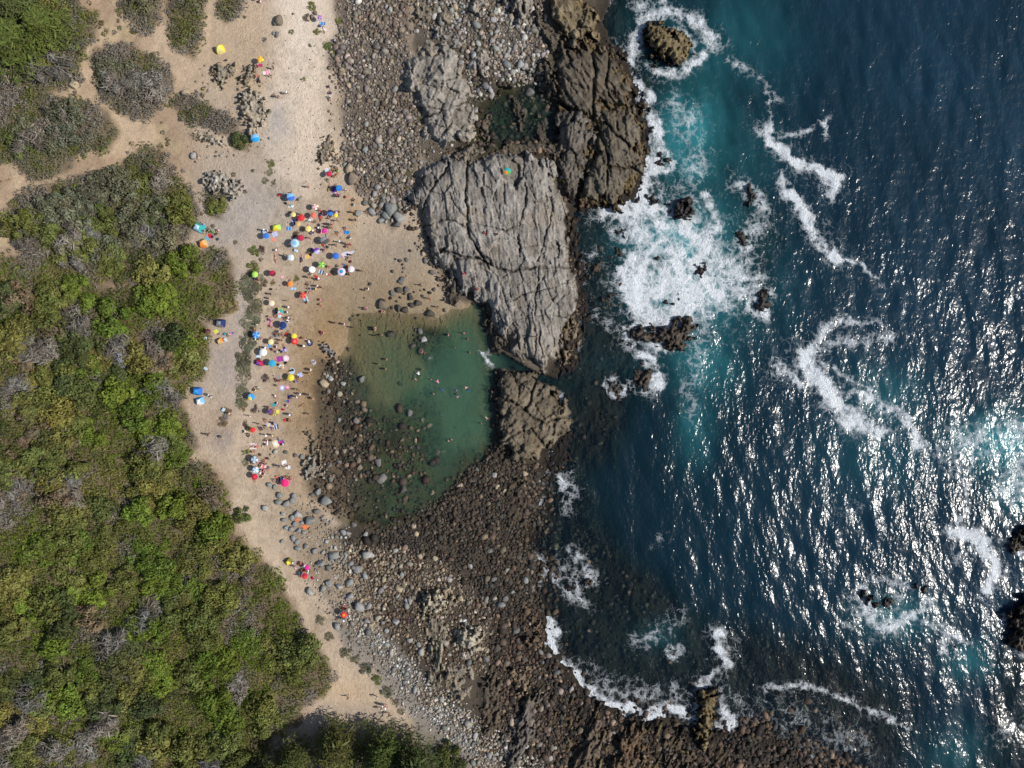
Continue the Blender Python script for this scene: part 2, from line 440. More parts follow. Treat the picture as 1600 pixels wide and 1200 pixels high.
# ------------------------------------------------------------------ water: sea, pool, tide pool
FOAM = [  # polyline, half width px, cover
    ([(985, 95), (988, 62), (1008, 32), (1040, 14), (1075, 28), (1100, 52), (1122, 78)], 13, .62), ([(1000, 10), (1040, -10), (1080, -20)], 16, .5),
    ([(1097, 85), (1072, 112), (1040, 116), (1018, 102)], 8, .7), ([(932, 14), (922, 34)], 6, .8), ([(890, 70), (915, 74), (942, 86)], 6, .85),
    ([(955, 98), (985, 118), (1000, 140), (1018, 152)], 11, .75), ([(938, 160), (962, 166)], 6, .85), ([(1000, 150), (1022, 190), (1030, 222), (1024, 250)], 11, .75),
    ([(1024, 250), (1012, 272), (998, 300), (972, 322)], 14, .95), ([(980, 255), (975, 275)], 5, .8), ([(1060, 160), (1072, 190), (1090, 232), (1084, 285), (1060, 330)], 26, .42),
    ([(962, 322), (1000, 322), (1050, 352), (1105, 382)], 36, .78), ([(985, 350), (1030, 372), (1080, 400)], 34, .72),
    ([(1000, 402), (984, 432), (1000, 478), (1035, 498), (1070, 480)], 22, .95), ([(1070, 480), (1110, 455), (1140, 432), (1110, 400), (1060, 425), (1030, 440)], 38, .9),
    ([(1130, 440), (1190, 438)], 11, .6), ([(1100, 300), (1120, 330), (1115, 360)], 9, .7), ([(1155, 290), (1185, 305), (1192, 335), (1165, 385), (1148, 430)], 18, .5),
    ([(1185, 455), (1195, 492)], 9, .8), ([(998, 553), (1020, 558), (1022, 585), (1026, 605)], 12, .72), ([(972, 542), (1060, 545)], 10, .5), ([(1098, 505), (1092, 560), (1072, 602)], 22, .36),
    ([(930, 495), (968, 515)], 14, .36), ([(1080, 610), (1085, 660)], 12, .35),
    ([(1190, 202), (1208, 224), (1242, 252), (1278, 268), (1312, 278)], 9, .85), ([(1202, 140), (1206, 180), (1195, 205)], 6, .55), ([(1222, 212), (1258, 204), (1288, 188), (1290, 210)], 6, .5), ([(1280, 270), (1306, 290), (1302, 304)], 10, .85),
    ([(1220, 282), (1246, 312), (1264, 350), (1292, 386), (1312, 405)], 11, .88), ([(1312, 405), (1340, 412), (1376, 446)], 6, .7), ([(1150, 90), (1180, 120), (1215, 150)], 9, .4), ([(1120, 80), (1160, 105)], 10, .45),
    ([(1216, 582), (1250, 576), (1262, 552), (1276, 528), (1302, 500), (1372, 506)], 8, .62), ([(1214, 572), (1240, 590), (1252, 598)], 15, .66), ([(1285, 545), (1330, 535), (1385, 525)], 14, .5),
    ([(1260, 555), (1282, 600), (1312, 636), (1350, 664), (1372, 672)], 17, .98), ([(1330, 612), (1372, 630), (1402, 640), (1440, 698)], 9, .68), ([(1300, 580), (1350, 600), (1380, 630)], 7, .5),
    ([(1500, 694), (1560, 684), (1640, 660)], 34, .5), ([(1640, 700), (1598, 735), (1580, 770)], 26, .6), ([(1516, 720), (1508, 790), (1490, 832)], 7, .55), ([(1440, 690), (1500, 740)], 12, .4),
    ([(1492, 832), (1528, 842), (1550, 872), (1562, 896), (1545, 918)], 12, .92), ([(1490, 850), (1500, 880)], 10, .4),
    ([(1336, 930), (1352, 962), (1376, 984), (1400, 976), (1432, 958), (1452, 942)], 12, .68), ([(1345, 912), (1395, 908), (1430, 924)], 10, .42), ([(1450, 975), (1478, 990), (1470, 1020)], 10, .55), ([(1475, 992), (1512, 1006)], 7, .5),
    ([(874, 684), (868, 712), (878, 762)], 7, .72), ([(892, 740), (886, 800)], 13, .4), ([(842, 880), (872, 905), (890, 935), (915, 945)], 9, .55), ([(895, 862), (912, 878), (930, 905)], 8, .5), ([(835, 875), (900, 895)], 16, .36),
    ([(843, 968), (858, 1008), (878, 1042), (908, 1068), (944, 1100)], 9, .98), ([(850, 965), (868, 990)], 8, .7), ([(944, 1100), (985, 1108), (1010, 1120), (1036, 1104), (1060, 1112), (1086, 1130)], 8, .95), ([(905, 1050), (980, 1090), (1080, 1085)], 26, .38), ([(870, 1080), (920, 1110)], 16, .34),
    ([(1122, 994), (1126, 1015), (1134, 1036)], 10, .92), ([(1092, 1068), (1120, 1054)], 10, .85), ([(1122, 1080), (1130, 1110), (1146, 1138)], 9, .7), ([(1140, 1085), (1170, 1110)], 20, .34),
    ([(1000, 1002), (1040, 980), (1055, 965)], 20, .36), ([(1020, 850), (1045, 838)], 10, .25), ([(1200, 1072), (1240, 1072), (1290, 1082), (1340, 1098), (1420, 1142)], 7, .55), ([(1210, 1110), (1260, 1140), (1330, 1170)], 42, .3), ([(1560, 1150), (1600, 1130)], 24, .34), ([(1310, 800), (1340, 790)], 8, .3),
    ([(759, 556), (764, 573)], 3.2, .95), ([(895, 905), (905, 940)], 8, .45), ([(905, 330), (925, 345)], 8, .3)]
ISLETS = [  # outline, height, name of colouring
    ([(1005, 40), (1016, 30), (1030, 32), (1048, 42), (1066, 52), (1080, 68), (1084, 88), (1068, 100), (1050, 104), (1032, 96), (1014, 84), (1008, 64)], 3.0, 'ochre', 'big dark islet with ochre top ringed by foam at the top'),
    (ell(1068, 323, 19, 18, 20), 2.2, 'dark', 'rounded dark rock in the foam, largest right of the cliff foot'),
    (ell(1019, 311, 11, 9, 10), 1.2, 'dark', 'small dark rock in foam close to the cliff foot'),
    (ell(1036, 252, 14, 10, 35), 1.0, 'dark', 'low black rock in foam beside the cliff shelf'),
    (ell(1172, 308, 13, 16, 0), 1.0, 'dark', 'ragged dark reef rock at the outer upper edge of the foam'),
    (ell(1162, 374, 15, 11, 15), 1.0, 'dark', 'ragged dark reef rock at the outer middle edge of the foam'),
    (ell(1188, 470, 16, 18, 20), 1.2, 'dark', 'ragged dark reef rock at the outer lower edge of the foam'),
    (ell(1098, 424, 8, 13, 10), 0.9, 'dark', 'narrow dark rock in the middle of the white foam'),
    (ell(1054, 467, 10, 8, -20), 0.8, 'dark', 'small dark rock in the lower white foam'),
    (ell(1032, 407, 11, 8, 0), 0.8, 'dark', 'small dark rock at the top of the lower white foam'),
    (ell(970, 366, 11, 8, 10), 0.7, 'dark', 'low dark rock left of the white foam'),
    ([(975, 516), (1000, 508), (1030, 512), (1055, 505), (1080, 488), (1095, 488), (1094, 510), (1080, 530), (1058, 548), (1040, 545), (1020, 535), (985, 532)], 1.6, 'brown', 'long brown reef ridge below the big white foam patch'),
    (ell(1003, 590, 17, 20, 0), 0.8, 'brown', 'brown reef rock below the long reef ridge'),
    (ell(960, 605, 16, 9, 40), 0.35, 'brown', 'low weedy reef rock left of the brown reef rock'),
    ([(1338, 922), (1352, 922), (1370, 934), (1392, 930), (1402, 936), (1394, 950), (1378, 954), (1362, 950), (1348, 936)], 1.2, 'dark', 'black islet with foam round it at the lower right'),
    (ell(1441, 921, 14, 8, -25), 0.9, 'brown', 'small brown rock right of the lower right islet'),
    (ell(1331, 968, 9, 5, 0), 0.4, 'brown', 'awash red brown rock lower left of the lower right islet'),
    ([(1578, 838), (1600, 825), (1660, 820), (1660, 868), (1600, 862), (1580, 856)], 1.6, 'brown', 'brown rock on the right edge below the foam streaks'),
    ([(1574, 955), (1600, 935), (1660, 930), (1660, 1030), (1600, 1022), (1580, 1005)], 2.0, 'brown', 'larger brown rock on the right edge of the picture'),
    (ell(892, 915, 12, 14, 20), 0.5, 'ochre', 'ochre rock awash in foam off the lower cobbles'),
    (ell(920, 905, 9, 14, 10), 0.4, 'brown', 'low brown rock awash right of the ochre one'),
    (ell(1052, 1018, 8, 6, 0), 0.4, 'brown', 'small brown rock awash inside the curved breaker'),
    (ell(1488, 1010, 14, 9, 0), 0.3, 'brown', 'brown rock awash below the lower right islet'),
    ([(1088, 1084), (1102, 1078), (1122, 1085), (1124, 1115), (1112, 1150), (1100, 1185), (1086, 1180), (1084, 1140), (1090, 1110)], 2.4, 'ochre', 'tall ochre ridge standing in the breaker at the bottom'),
    (ell(930, 420, 14, 24, 10), 0.35, 'brown', 'weedy rock just under water right of the main outcrop'),
    (ell(958, 470, 18, 12, 20), 0.35, 'brown', 'weedy rock awash left of the white foam'),
    (ell(960, 400, 12, 9, 0), 0.5, 'dark', 'dark weedy rock awash upper left of the white foam')]

wsel = (GZ < 0.35)
wkeep = wsel.copy()
X, Y = GX, GY
fw = 26 * (fbm(X / 22, Y / 22, 61, 5, .6) - 0.5); fw2 = 26 * (fbm(X / 22, Y / 22, 62, 5, .6) - 0.5)
foam = np.zeros(X.shape)
for pl, w, cov in FOAM:
    xs = [p[0] for p in pl]; ys = [p[1] for p in pl]
    m = 5 * w + 30
    box = (X > min(xs) - m) & (X < max(xs) + m) & (Y > min(ys) - m) & (Y < max(ys) + m)
    if not box.any(): continue
    d = seg_dist(pl, (X + fw)[box], (Y + fw2)[box])
    foam[box] = np.maximum(foam[box], np.maximum(cov * np.exp(-(d / (w * 1.15)) ** 2), 0.46 * cov * np.exp(-(d / (w * 2.0 + 4)) ** 1.5)))
isl_d = np.full(X.shape, -1e3)
for pts, h, kind, lab in ISLETS:
    xs = [p[0] for p in pts]; ys = [p[1] for p in pts]
    box = (X > min(xs) - 40) & (X < max(xs) + 40) & (Y > min(ys) - 40) & (Y < max(ys) + 40)
    isl_d[box] = np.maximum(isl_d[box], sdf(pts, X[box], Y[box]))
ring = np.exp(-((isl_d + 3) / 9) ** 2) * (isl_d > -40) * smooth(0.35, 0.6, fbm(X / 30, Y / 30, 63))
expo = smooth(-1, 1, -DL)
foam = np.maximum(foam, ring * 0.55 * expo)
shore = np.exp(-(np.abs(DL + 0.3) / 1.1) ** 2) * smooth(0.42, 0.62, fbm(X / 26, Y / 26, 64)) * (X > 820) * np.where(Y > 700, 0.42, 0.55)
foam = np.maximum(foam, shore)
foam *= 0.72 + 0.5 * smooth(0.3, 0.65, fbm(X / 17, Y / 17, 65))
# aerated turquoise water
aer = np.zeros(X.shape)
for cx, cy, rx, ry, k in [(1075, 215, 65, 110, .95), (1060, 370, 105, 80, .95), (1070, 450, 105, 70, .95), (1095, 560, 50, 60, .7), (1085, 660, 28, 60, .5), (1100, 110, 50, 60, .45), (1150, 60, 80, 90, .28),
                          (1570, 690, 70, 40, .9), (1590, 760, 40, 40, .5), (1030, 995, 50, 30, .4), (1400, 965, 60, 36, .4), (1020, 60, 60, 70, .4), (1520, 1035, 40, 26, .45), (1160, 250, 60, 80, .25), (1500, 1180, 60, 40, .3), (1380, 700, 90, 70, .15), (950, 560, 60, 40, .22), (1380, 620, 60, 50, .25)]:
    aer = np.maximum(aer, k * np.exp(-(((X + fw - cx) / rx) ** 2 + ((Y + fw2 - cy) / ry) ** 2)))
aer *= 0.75 + 0.5 * fbm(X / 30, Y / 30, 66)
pool = np.maximum(smooth(-3, 1, DP), 0)
tide = smooth(-3, 0, DT)
chan = smooth(-2, 1, DC)
deep = np.array((0.0038, 0.0205, 0.034)); navy = np.array((0.0062, 0.0245, 0.043)); turq = np.array((0.030, 0.205, 0.235)); green = np.array((0.068, 0.155, 0.102)); tgreen = np.array((0.022, 0.05, 0.036))
k = smooth(1000, 1500, X + 60 * (fbm(X / 160, Y / 160, 67) - 0.5))[..., None]
wc = deep * (1 - k) + navy * k
wc = wc * (0.8 + 0.5 * fbm(X / 120, Y / 120, 68))[..., None]
a_ = np.clip(aer, 0, 1)[..., None]
wc = wc * (1 - a_) + turq * a_
p_ = pool[..., None]; wc = wc * (1 - p_) + green * p_
t_ = tide[..., None]; wc = wc * (1 - t_) + tgreen * t_
c_ = (chan * (1 - pool))[..., None]; wc = wc * (1 - c_) + np.array((0.006, 0.024, 0.026)) * c_
dep = np.maximum(-GZ, 0)
# scattering thickness: bubbles make aerated water opaque
body = 1 - np.exp(-dep * (0.30 + 0.16 * pool + 0.3 * chan * (1 - pool)))
body *= 1 - 0.35 * smooth(640, 540, X) * pool
body = np.maximum(body, aer * 0.9)
calm = np.clip(np.maximum(np.maximum(pool, tide), chan), 0, 1)
live = (1 - calm) * smooth(0.0, 1.2, dep) * (0.5 + 0.5 * smooth(900, 1150, X - 0.25 * (Y - 600)))
# swell and chop
mx = (X - 800) / 8; my = (600 - Y) / 8
wz = np.zeros(X.shape)
rng = np.random.RandomState(5)
for kk in range(26):
    lam = 1.5 * (1.15 ** kk) if kk < 16 else rng.uniform(2.0, 5)
    th = math.radians(rng.normal(203, 32))
    ph = rng.uniform(0, 6.28)
    q = 2 * math.pi / lam
    warp = 1.5 * lam * (fbm(mx / (lam * 6), my / (lam * 6), 200 + kk, 2) - 0.5)
    amp = 0.0050 * lam ** 0.9
    wz += amp * np.sin(q * (mx * math.cos(th) + my * math.sin(th)) + ph + q * warp)
for lam, th, amp in ((13.0, 196, .035), (8.5, 214, .026), (21.0, 205, .05), (6.2, 188, .018)):
    q = 2 * math.pi / lam; th = math.radians(th)
    warp = 1.4 * lam * (fbm(mx / (lam * 3), my / (lam * 3), int(300 + lam), 3) - 0.5)
    wz += amp * np.sin(q * (mx * math.cos(th) + my * math.sin(th) + warp))
wz *= live * (0.55 + 0.9 * fbm(mx / 14, my / 14, 70))
inframe = (GX > ax[0] - 1) & (GX < ax[-1] + 1) & (GY > ay[0] - 1) & (GY < ay[-1] + 1)
wz = np.where(inframe, wz, 0)
wz += 0.10 * np.clip(foam, 0, 1) * smooth(0.3, 0.7, fbm(X / 6, Y / 6, 71)) * live
WV = np.stack([mx, my, wz + 0.0], -1).reshape(-1, 3)
WF = grid_faces(len(gx), len(gy), wkeep)
WA = {'wcol': wc.reshape(-1, 3), 'depth': dep.ravel(), 'body': body.ravel(), 'foam': foam.ravel(), 'live': live.ravel()}
WV, WF, WA = compact(WV, WF, WA)

def water_material():
    n = NT('sea_water_and_foam')
    p = n.pos()
    sep = n.n('SeparateXYZ', {0: p})
    live_ = n.attr('live', 'Fac'); foam_ = n.attr('foam', 'Fac'); depth_ = n.attr('depth', 'Fac'); body_ = n.attr('body', 'Fac')
    # chop: two crossed stretched noises plus ripples
    m1 = n.n('Mapping', {'Vector': p, 'Rotation': (0, 0, math.radians(-24)), 'Scale': (1.0, 0.5, 1.0)}).outputs[0]
    m2 = n.n('Mapping', {'Vector': p, 'Rotation': (0, 0, math.radians(30)), 'Scale': (1.0, 0.62, 1.0)}).outputs[0]
    big = n.noise(m1, 0.5, 2, 0.55, 0.3)
    mid = n.noise(m2, 1.6, 2, 0.5, 0.4)
    m3 = n.n('Mapping', {'Vector': p, 'Rotation': (0, 0, math.radians(-24)), 'Scale': (1.0, 0.3, 1.0)}).outputs[0]
    gust = n.math('MULTIPLY', n.mapr(n.noise(p, 0.035, 3, 0.6), 0.3, 0.7, 0.75, 1.25), n.mapr(n.noise(m3, 0.22, 2, 0.5), 0.35, 0.65, 0.7, 1.2))
    h = n.math('ADD', n.math('MULTIPLY', big, 1.0), n.math('MULTIPLY', mid, 0.45))
    h = n.math('MULTIPLY', n.math('MULTIPLY', h, gust), n.mapr(live_, 0, 1, 0.12, 1.0))
    nor = n.bump(h, 0.33)
    fres = n.n('Fresnel', {'IOR': 1.333, 'Normal': nor}).outputs[0]
    gloss = n.n('BsdfGlossy', {'Color': (1, 1, 1, 1), 'Roughness': 0.205, 'Normal': nor}).outputs[0]
    # transmission by depth
    def ex(kc): return n.math('POWER', 2.71828, n.math('MULTIPLY', depth_, -kc))
    tr = n.n('CombineColor', {0: ex(0.42), 1: ex(0.14), 2: ex(0.20)}).outputs[0]
    trans = n.n('BsdfTransparent', {'Color': tr}).outputs[0]
    diff = n.n('BsdfDiffuse', {'Color': n.attr('wcol')}).outputs[0]
    bodysh = n.n('MixShader', {0: body_, 1: trans, 2: diff}).outputs[0]
    wat = n.n('MixShader', {0: fres, 1: bodysh, 2: gloss}).outputs[0]
    # foam lace
    wv = n.n('VectorMath', {0: p, 1: n.n('VectorMath', {0: n.n('TexNoise', {'Vector': p, 'Scale': 0.55, 'Detail': 4.0, 'Roughness': 0.6}).outputs[1], 3: 2.6}, operation='SCALE').outputs[0]}, operation='ADD').outputs[0]
    v1 = n.n('TexVoronoi', {'Vector': wv, 'Scale': 0.55}, feature='DISTANCE_TO_EDGE').outputs[0]
    v2 = n.n('TexVoronoi', {'Vector': wv, 'Scale': 1.5}, feature='DISTANCE_TO_EDGE').outputs[0]
    l1 = n.mapr(v1, 0.0, 0.32, 1.0, 0.0); l2 = n.mapr(v2, 0.0, 0.36, 1.0, 0.0)
    ms = n.n('Mapping', {'Vector': wv, 'Rotation': (0, 0, math.radians(38)), 'Scale': (1.15, 0.5, 1.0)}).outputs[0]
    f1 = n.noise(ms, 1.0, 6, 0.68, 0.5)
    lace = n.math('ADD', n.math('ADD', n.math('MULTIPLY', l1, 0.30), n.math('MULTIPLY', l2, 0.22)), n.math('MULTIPLY', f1, 0.85))
    thr = n.mapr(foam_, 0.0, 1.0, 1.20, 0.30)
    fm = n.mapr(n.math('SUBTRACT', lace, thr), -0.20, 0.34, 0.0, 1.0)
    fm = n.n('Clamp', {0: fm}).outputs[0]
    fm = n.math('MULTIPLY', fm, n.mapr(foam_, 0.04, 0.14, 0, 1))
    fm = n.math('MULTIPLY', fm, n.mapr(foam_, 0.12, 0.6, 0.5, 1.0))
    fine = n.noise(wv, 3.0, 4, 0.7)
    fcol = n.n('CombineColor', {0: n.mapr(fine, 0.25, 0.7, 0.60, 0.84), 1: n.mapr(fine, 0.25, 0.7, 0.66, 0.86), 2: n.mapr(fine, 0.25, 0.7, 0.70, 0.88)}).outputs[0]
    fsh = n.n('BsdfDiffuse', {'Color': fcol, 'Normal': n.bump(n.math('ADD', lace, fine), 0.35)}).outputs[0]
    return n.done(n.n('MixShader', {0: fm, 1: wat, 2: fsh}).outputs[0])

mat_water = water_material()
w = link(bpy.data.objects.new('sea_water', np_mesh('sea_water', WV, WF, mat_water, WA, True)))
tag(w, kind='structure')
# ------------------------------------------------------------------ rock outcrops and islets
ROCKS = []      # (x0, y0, step, height grid) for standing things on rock
mat_rock = attr_material('weathered_rock', (0.74, 1.26), (0.9, 5.5), 0.16, 0.85, 0.25)
mat_wetrock = attr_material('wet_weedy_rock', (0.62, 1.35), (1.2, 4.5), 0.2, 0.55, 0.4)

def outcrop(name, pts, top, seed, label, cat='rock', tone=(0.27, 0.235, 0.20), zone='dry', cell=(26, 60), rot=0.0, edge=14, cracks=(), res=1.5, base=None, rough=1.0, group=None, grain=(5, 40), dome=0.35):
    xs = [p[0] for p in pts]; ys = [p[1] for p in pts]
    m = 10
    gx_ = np.arange(min(xs) - m, max(xs) + m, res); gy_ = np.arange(min(ys) - m, max(ys) + m, res)
    X, Y = np.meshgrid(gx_, gy_)
    w1 = 24 * (fbm(X / 26, Y / 26, seed, 5, 0.6) - 0.5); w2 = 24 * (fbm(X / 26, Y / 26, seed + 1, 5, 0.6) - 0.5)
    d = sdf(pts, X + w1 * 1.25, Y + w2 * 1.25) + 5 * (fbm(X / 7, Y / 7, seed + 2) - 0.5)
    b = sample(GZ, X, Y) if base is None else np.full(X.shape, base)
    c, s = math.cos(math.radians(rot)), math.sin(math.radians(rot))
    R1 = (X + 0.2 * w1) * c + (Y + 0.2 * w2) * s; R2 = -(X + 0.2 * w1) * s + (Y + 0.2 * w2) * c
    # blocks between joints: each its own level and tilt
    f1, f2, idx, cx, cy = voronoi(R1 / cell[0], R2 / cell[1], seed + 3)
    f1b, f2b, idb, cbx, cby = voronoi(R1 / (cell[0] * 0.42) + 3.1, R2 / (cell[1] * 0.38), seed + 4)
    tilt = ((R1 / cell[0] - cx) * (idx - 0.5) * 1.6 + (R2 / cell[1] - cy) * (idb * 0 + np.sin(idx * 40)) * 0.8)
    tb = (R1 / (cell[0] * 0.42) + 3.1 - cbx) * (idb - 0.5) * 1.2
    vary = smooth(0.3, 0.65, fbm(X / 34, Y / 34, seed + 21))
    gap = 1 - (1 - smooth(0.0, 0.07, f2 - f1)) * (0.25 + 0.75 * vary); gapb = 1 - (1 - smooth(0.0, 0.10, f2b - f1b)) * (1 - 0.8 * vary)
    f1c, f2c, idc, ccx, ccy = voronoi(R1 / (cell[0] * 0.19) + 1.7, R2 / (cell[1] * 0.17), seed + 44)
    tc = (R1 / (cell[0] * 0.19) + 1.7 - ccx) * (idc - 0.5) + (R2 / (cell[1] * 0.17) - ccy) * (np.sin(idc * 57)) * 0.4
    d = d + (idb - 0.5) * 13 + (idc - 0.5) * 5
    lines = fbm(R1 / grain[0], R2 / grain[1], seed + 6, 4, 0.6)       # foliation
    rid = 1 - np.abs(2 * fbm(R1 / (grain[0] * 2.2), R2 / (grain[1] * 1.6), seed + 31, 3, 0.55) - 1)
    slit = smooth(0.955, 0.995, rid) * smooth(0.38, 0.55, fbm(X / 20, Y / 20, seed + 32))
    rid2 = 1 - np.abs(2 * fbm(R1 / (grain[1] * .5) + 5, R2 / (grain[0] * 2.5), seed + 33, 3, 0.55) - 1)
    slit = np.maximum(slit, smooth(0.965, 0.995, rid2) * smooth(0.45, 0.6, fbm(X / 22, Y / 22, seed + 34)) * .8)
    mask = smooth(0, edge, d)
    prof = mask * (1 - dome) + dome * smooth(0, edge * 3.2, d)
    h = top * prof
    h = h + rough * mask * ((idx - 0.5) * 0.8 + tilt * 0.65 + (idb - 0.5) * 0.55 + tb * 0.6 + (idc - 0.5) * 0.24 + tc * 0.42 + (lines - 0.5) * 0.5 + (fbm(X / 30, Y / 30, seed + 9) - 0.5) * 0.7)
    joint = (1 - gap) * 0.42 + (1 - gapb) * 0.22 * smooth(0.25, 0.5, fbm(X / 25, Y / 25, seed + 8))
    h = h - rough * mask * (joint + 0.28 * slit)
    cr = np.zeros(X.shape)
    for pl, w, dpt in cracks:
        dd = seg_dist(pl, X + 0.5 * w1 + 3 * (fbm(X / 5, Y / 5, seed + 12) - 0.5), Y + 0.5 * w2)
        w = w * 0.62; dpt = dpt * 0.8
        k = np.exp(-(dd / w) ** 2) * (0.35 + 0.65 * smooth(0.3, 0.55, fbm(X / 18, Y / 18, seed + 13)))
        h = h - dpt * k; cr = np.maximum(cr, k)
    h = np.where(d < 0, -0.30 + d * 0.25, h)
    z = b + h
    z = np.maximum(z, b - 2.2)
    # colour: bare stone, lichen, weed and black zones near the water
    t = np.array(tone)
    col = np.ones(X.shape + (3,)) * t
    col *= (0.60 + 0.42 * idx + 0.42 * idb)[..., None]
    col *= (0.74 + 0.52 * lines)[..., None] * (0.86 + 0.28 * idc)[..., None]
    def lay(mk, rgb):
        mk = np.clip(mk, 0, 1)[..., None]; col[:] = col * (1 - mk) + np.array(rgb) * mk
    n3 = fbm(X / 26, Y / 26, seed + 14)
    lay(smooth(0.55, 0.72, n3) * 0.5, (t[0] * 1.12, t[1] * 1.0, t[2] * 0.82))
    lay(smooth(0.48, 0.66, fbm(X / 17, Y / 17, seed + 15, 5, 0.6)) * 0.55, (t[0] * 0.52, t[1] * 0.50, t[2] * 0.46))
    lay(smooth(0.56, 0.74, fbm(R1 / 6, R2 / 30, seed + 16, 4, 0.6)) * 0.5, (t[0] * 1.25, t[1] * 1.25, t[2] * 1.24))
    lay(smooth(0.0, 1.0, joint * 1.2) * 0.6, (0.08, 0.07, 0.058))
    lay(slit * 0.6, (0.065, 0.056, 0.046))
    lay(cr * 0.85, (0.045, 0.04, 0.035))
    zz = z + 0.9 * (n3 - 0.5)
    if zone == 'wet':
        lay(smooth(2.0, 1.3, zz) * 0.85, (0.145, 0.105, 0.046))
        lay(smooth(1.35, 0.8, zz), (0.050, 0.036, 0.024))
        lay(smooth(0.95, 0.55, zz), (0.014, 0.011, 0.010))
    elif zone == 'dark':
        lay(smooth(2.5, 0.8, zz), (0.022, 0.017, 0.014))
    elif zone == 'brown':
        lay(smooth(1.0, 0.2, zz) * 0.9, (0.035, 0.024, 0.016))
    elif zone == 'edge':
        lay(smooth(1.3, 0.5, zz) * 0.85, (0.095, 0.072, 0.045))
        lay(smooth(0.75, 0.25, zz), (0.025, 0.020, 0.016))
    keep = d > -7
    kk = (1 - z / CAM_H) / 8
    V = np.stack([(X - 800) * kk, (600 - Y) * kk, z], -1).reshape(-1, 3)
    F = grid_faces(len(gx_), len(gy_), keep)
    cx_, cy_, _ = P2W(sum(xs) / len(xs), sum(ys) / len(ys), 0)
    V[:, 0] -= cx_; V[:, 1] -= cy_
    V, F, A = compact(V, F, {'col': np.clip(col, 0.004, 0.7).reshape(-1, 3)})
    o = link(bpy.data.objects.new(name, np_mesh(name, V, F, mat_wetrock if zone in ('dark', 'brown') else mat_rock, A)))
    o.location = (cx_, cy_, 0)
    tag(o, label, cat, group)
    ROCKS.append((gx_[0], gy_[0], res, z))
    return o

def top_z(px, py):
    z = float(sample(GZ, px, py))
    for x0, y0, st, A in ROCKS:
        i = int(round((px - x0) / st)); j = int(round((py - y0) / st))
        if 0 <= j < A.shape[0] and 0 <= i < A.shape[1]:
            z = max(z, float(A[j, i]))
    return z

GREY = (0.230, 0.210, 0.186); PALE = (0.262, 0.238, 0.205); BROWN = (0.155, 0.125, 0.092); OCHRE = (0.20, 0.155, 0.085)
outcrop('shore_platform', [(846, 52), (880, 60), (940, 52), (952, 66), (975, 84), (990, 122), (1006, 160), (1018, 210), (1010, 270), (990, 312), (960, 328), (905, 330), (884, 316), (862, 250), (868, 180), (846, 120)], 1.15, 290, 'low black wave washed rock shelf skirting the upper cliffs', tone=(0.06, 0.048, 0.035), zone='wet', cell=(16, 26), rot=-20, edge=12, rough=1.0, base=0.1, grain=(4, 18), cracks=[([(862, 150), (905, 184), (930, 198), (932, 240), (912, 282), (902, 316)], 7, 1.6), ([(944, 160), (976, 168), (1004, 172)], 5, 1.3), ([(930, 198), (955, 205), (990, 190)], 4, 1.0)])
outcrop('shore_platform', [(884, 330), (900, 340), (908, 385), (918, 430), (920, 495), (912, 560), (888, 590), (860, 585), (880, 520), (890, 440), (880, 380)], 0.4, 292, 'black weedy rock shelf along the sea side of the main outcrop', tone=(0.10, 0.078, 0.05), zone='wet', cell=(12, 20), edge=7, rough=0.7, base=0.05, grain=(4, 16))
outcrop('shore_platform', [(640, 236), (700, 226), (760, 228), (880, 226), (890, 260), (860, 280), (700, 262), (650, 268)], 0.7, 294, 'dark brown fractured ledge between the tide pool and main outcrop', tone=(0.095, 0.08, 0.06), zone='dry', cell=(22, 14), edge=7, rough=0.7, base=0.5, grain=(10, 6))
outcrop('shore_platform', [(850, 1100), (900, 1082), (940, 1108), (1000, 1124), (1080, 1136), (1150, 1158), (1180, 1260), (860, 1260)], 0.35, 296, 'low dark rock shelf along the bottom shore', tone=(0.10, 0.078, 0.055), zone='wet', cell=(14, 34), rot=25, edge=9, rough=0.9, base=0.25, grain=(4, 24))
outcrop('shore_platform', [(866, 680), (880, 660), (898, 680), (890, 720), (870, 740), (848, 730)], 0.25, 298, 'black weedy shelf below the brown cracked outcrop', tone=(0.08, 0.06, 0.04), zone='wet', cell=(10, 16), edge=6, rough=0.6, base=0.05, grain=(4, 12))
outcrop('rock_outcrop', [(640, 300), (648, 268), (668, 252), (700, 248), (735, 250), (775, 238), (832, 234), (866, 254), (884, 310), (892, 350), (888, 388), (906, 430), (904, 490), (890, 522), (876, 562), (856, 577), (832, 566), (800, 548), (786, 530), (772, 492), (742, 466), (712, 456), (696, 420), (672, 392), (660, 352), (642, 322)],
        3.0, 301, 'huge cracked grey granite outcrop between the pool and the open sea', tone=GREY, zone='edge', cell=(34, 80), rot=-8, edge=14, grain=(4.5, 50), rough=0.8, res=1.25,
        cracks=[([(731, 250), (730, 300), (733, 345), (736, 372), (755, 400)], 2.6, 1.3), ([(700, 256), (680, 292), (664, 312), (655, 340)], 2.4, 1.2), ([(818, 238), (822, 300), (812, 350), (808, 400)], 2.0, 0.9), ([(858, 262), (862, 320), (852, 370), (838, 410)], 1.6, 0.7),
                ([(668, 390), (720, 400), (742, 402), (800, 425), (850, 418), (900, 418)], 2.6, 1.1), ([(735, 372), (780, 440), (800, 500), (815, 545)], 2.0, 0.9), ([(840, 420), (836, 470), (842, 520), (848, 560)], 1.8, 0.8), ([(690, 300), (720, 330), (733, 345), (790, 360), (820, 352)], 1.5, 0.6), ([(662, 352), (700, 340), (733, 356)], 1.5, 0.6), ([(738, 470), (790, 470), (850, 452), (900, 440)], 1.5, 0.6), ([(800, 500), (850, 492), (890, 500)], 1.4, 0.5), ([(742, 402), (762, 402), (768, 410), (748, 410)], 4.0, 1.0)])
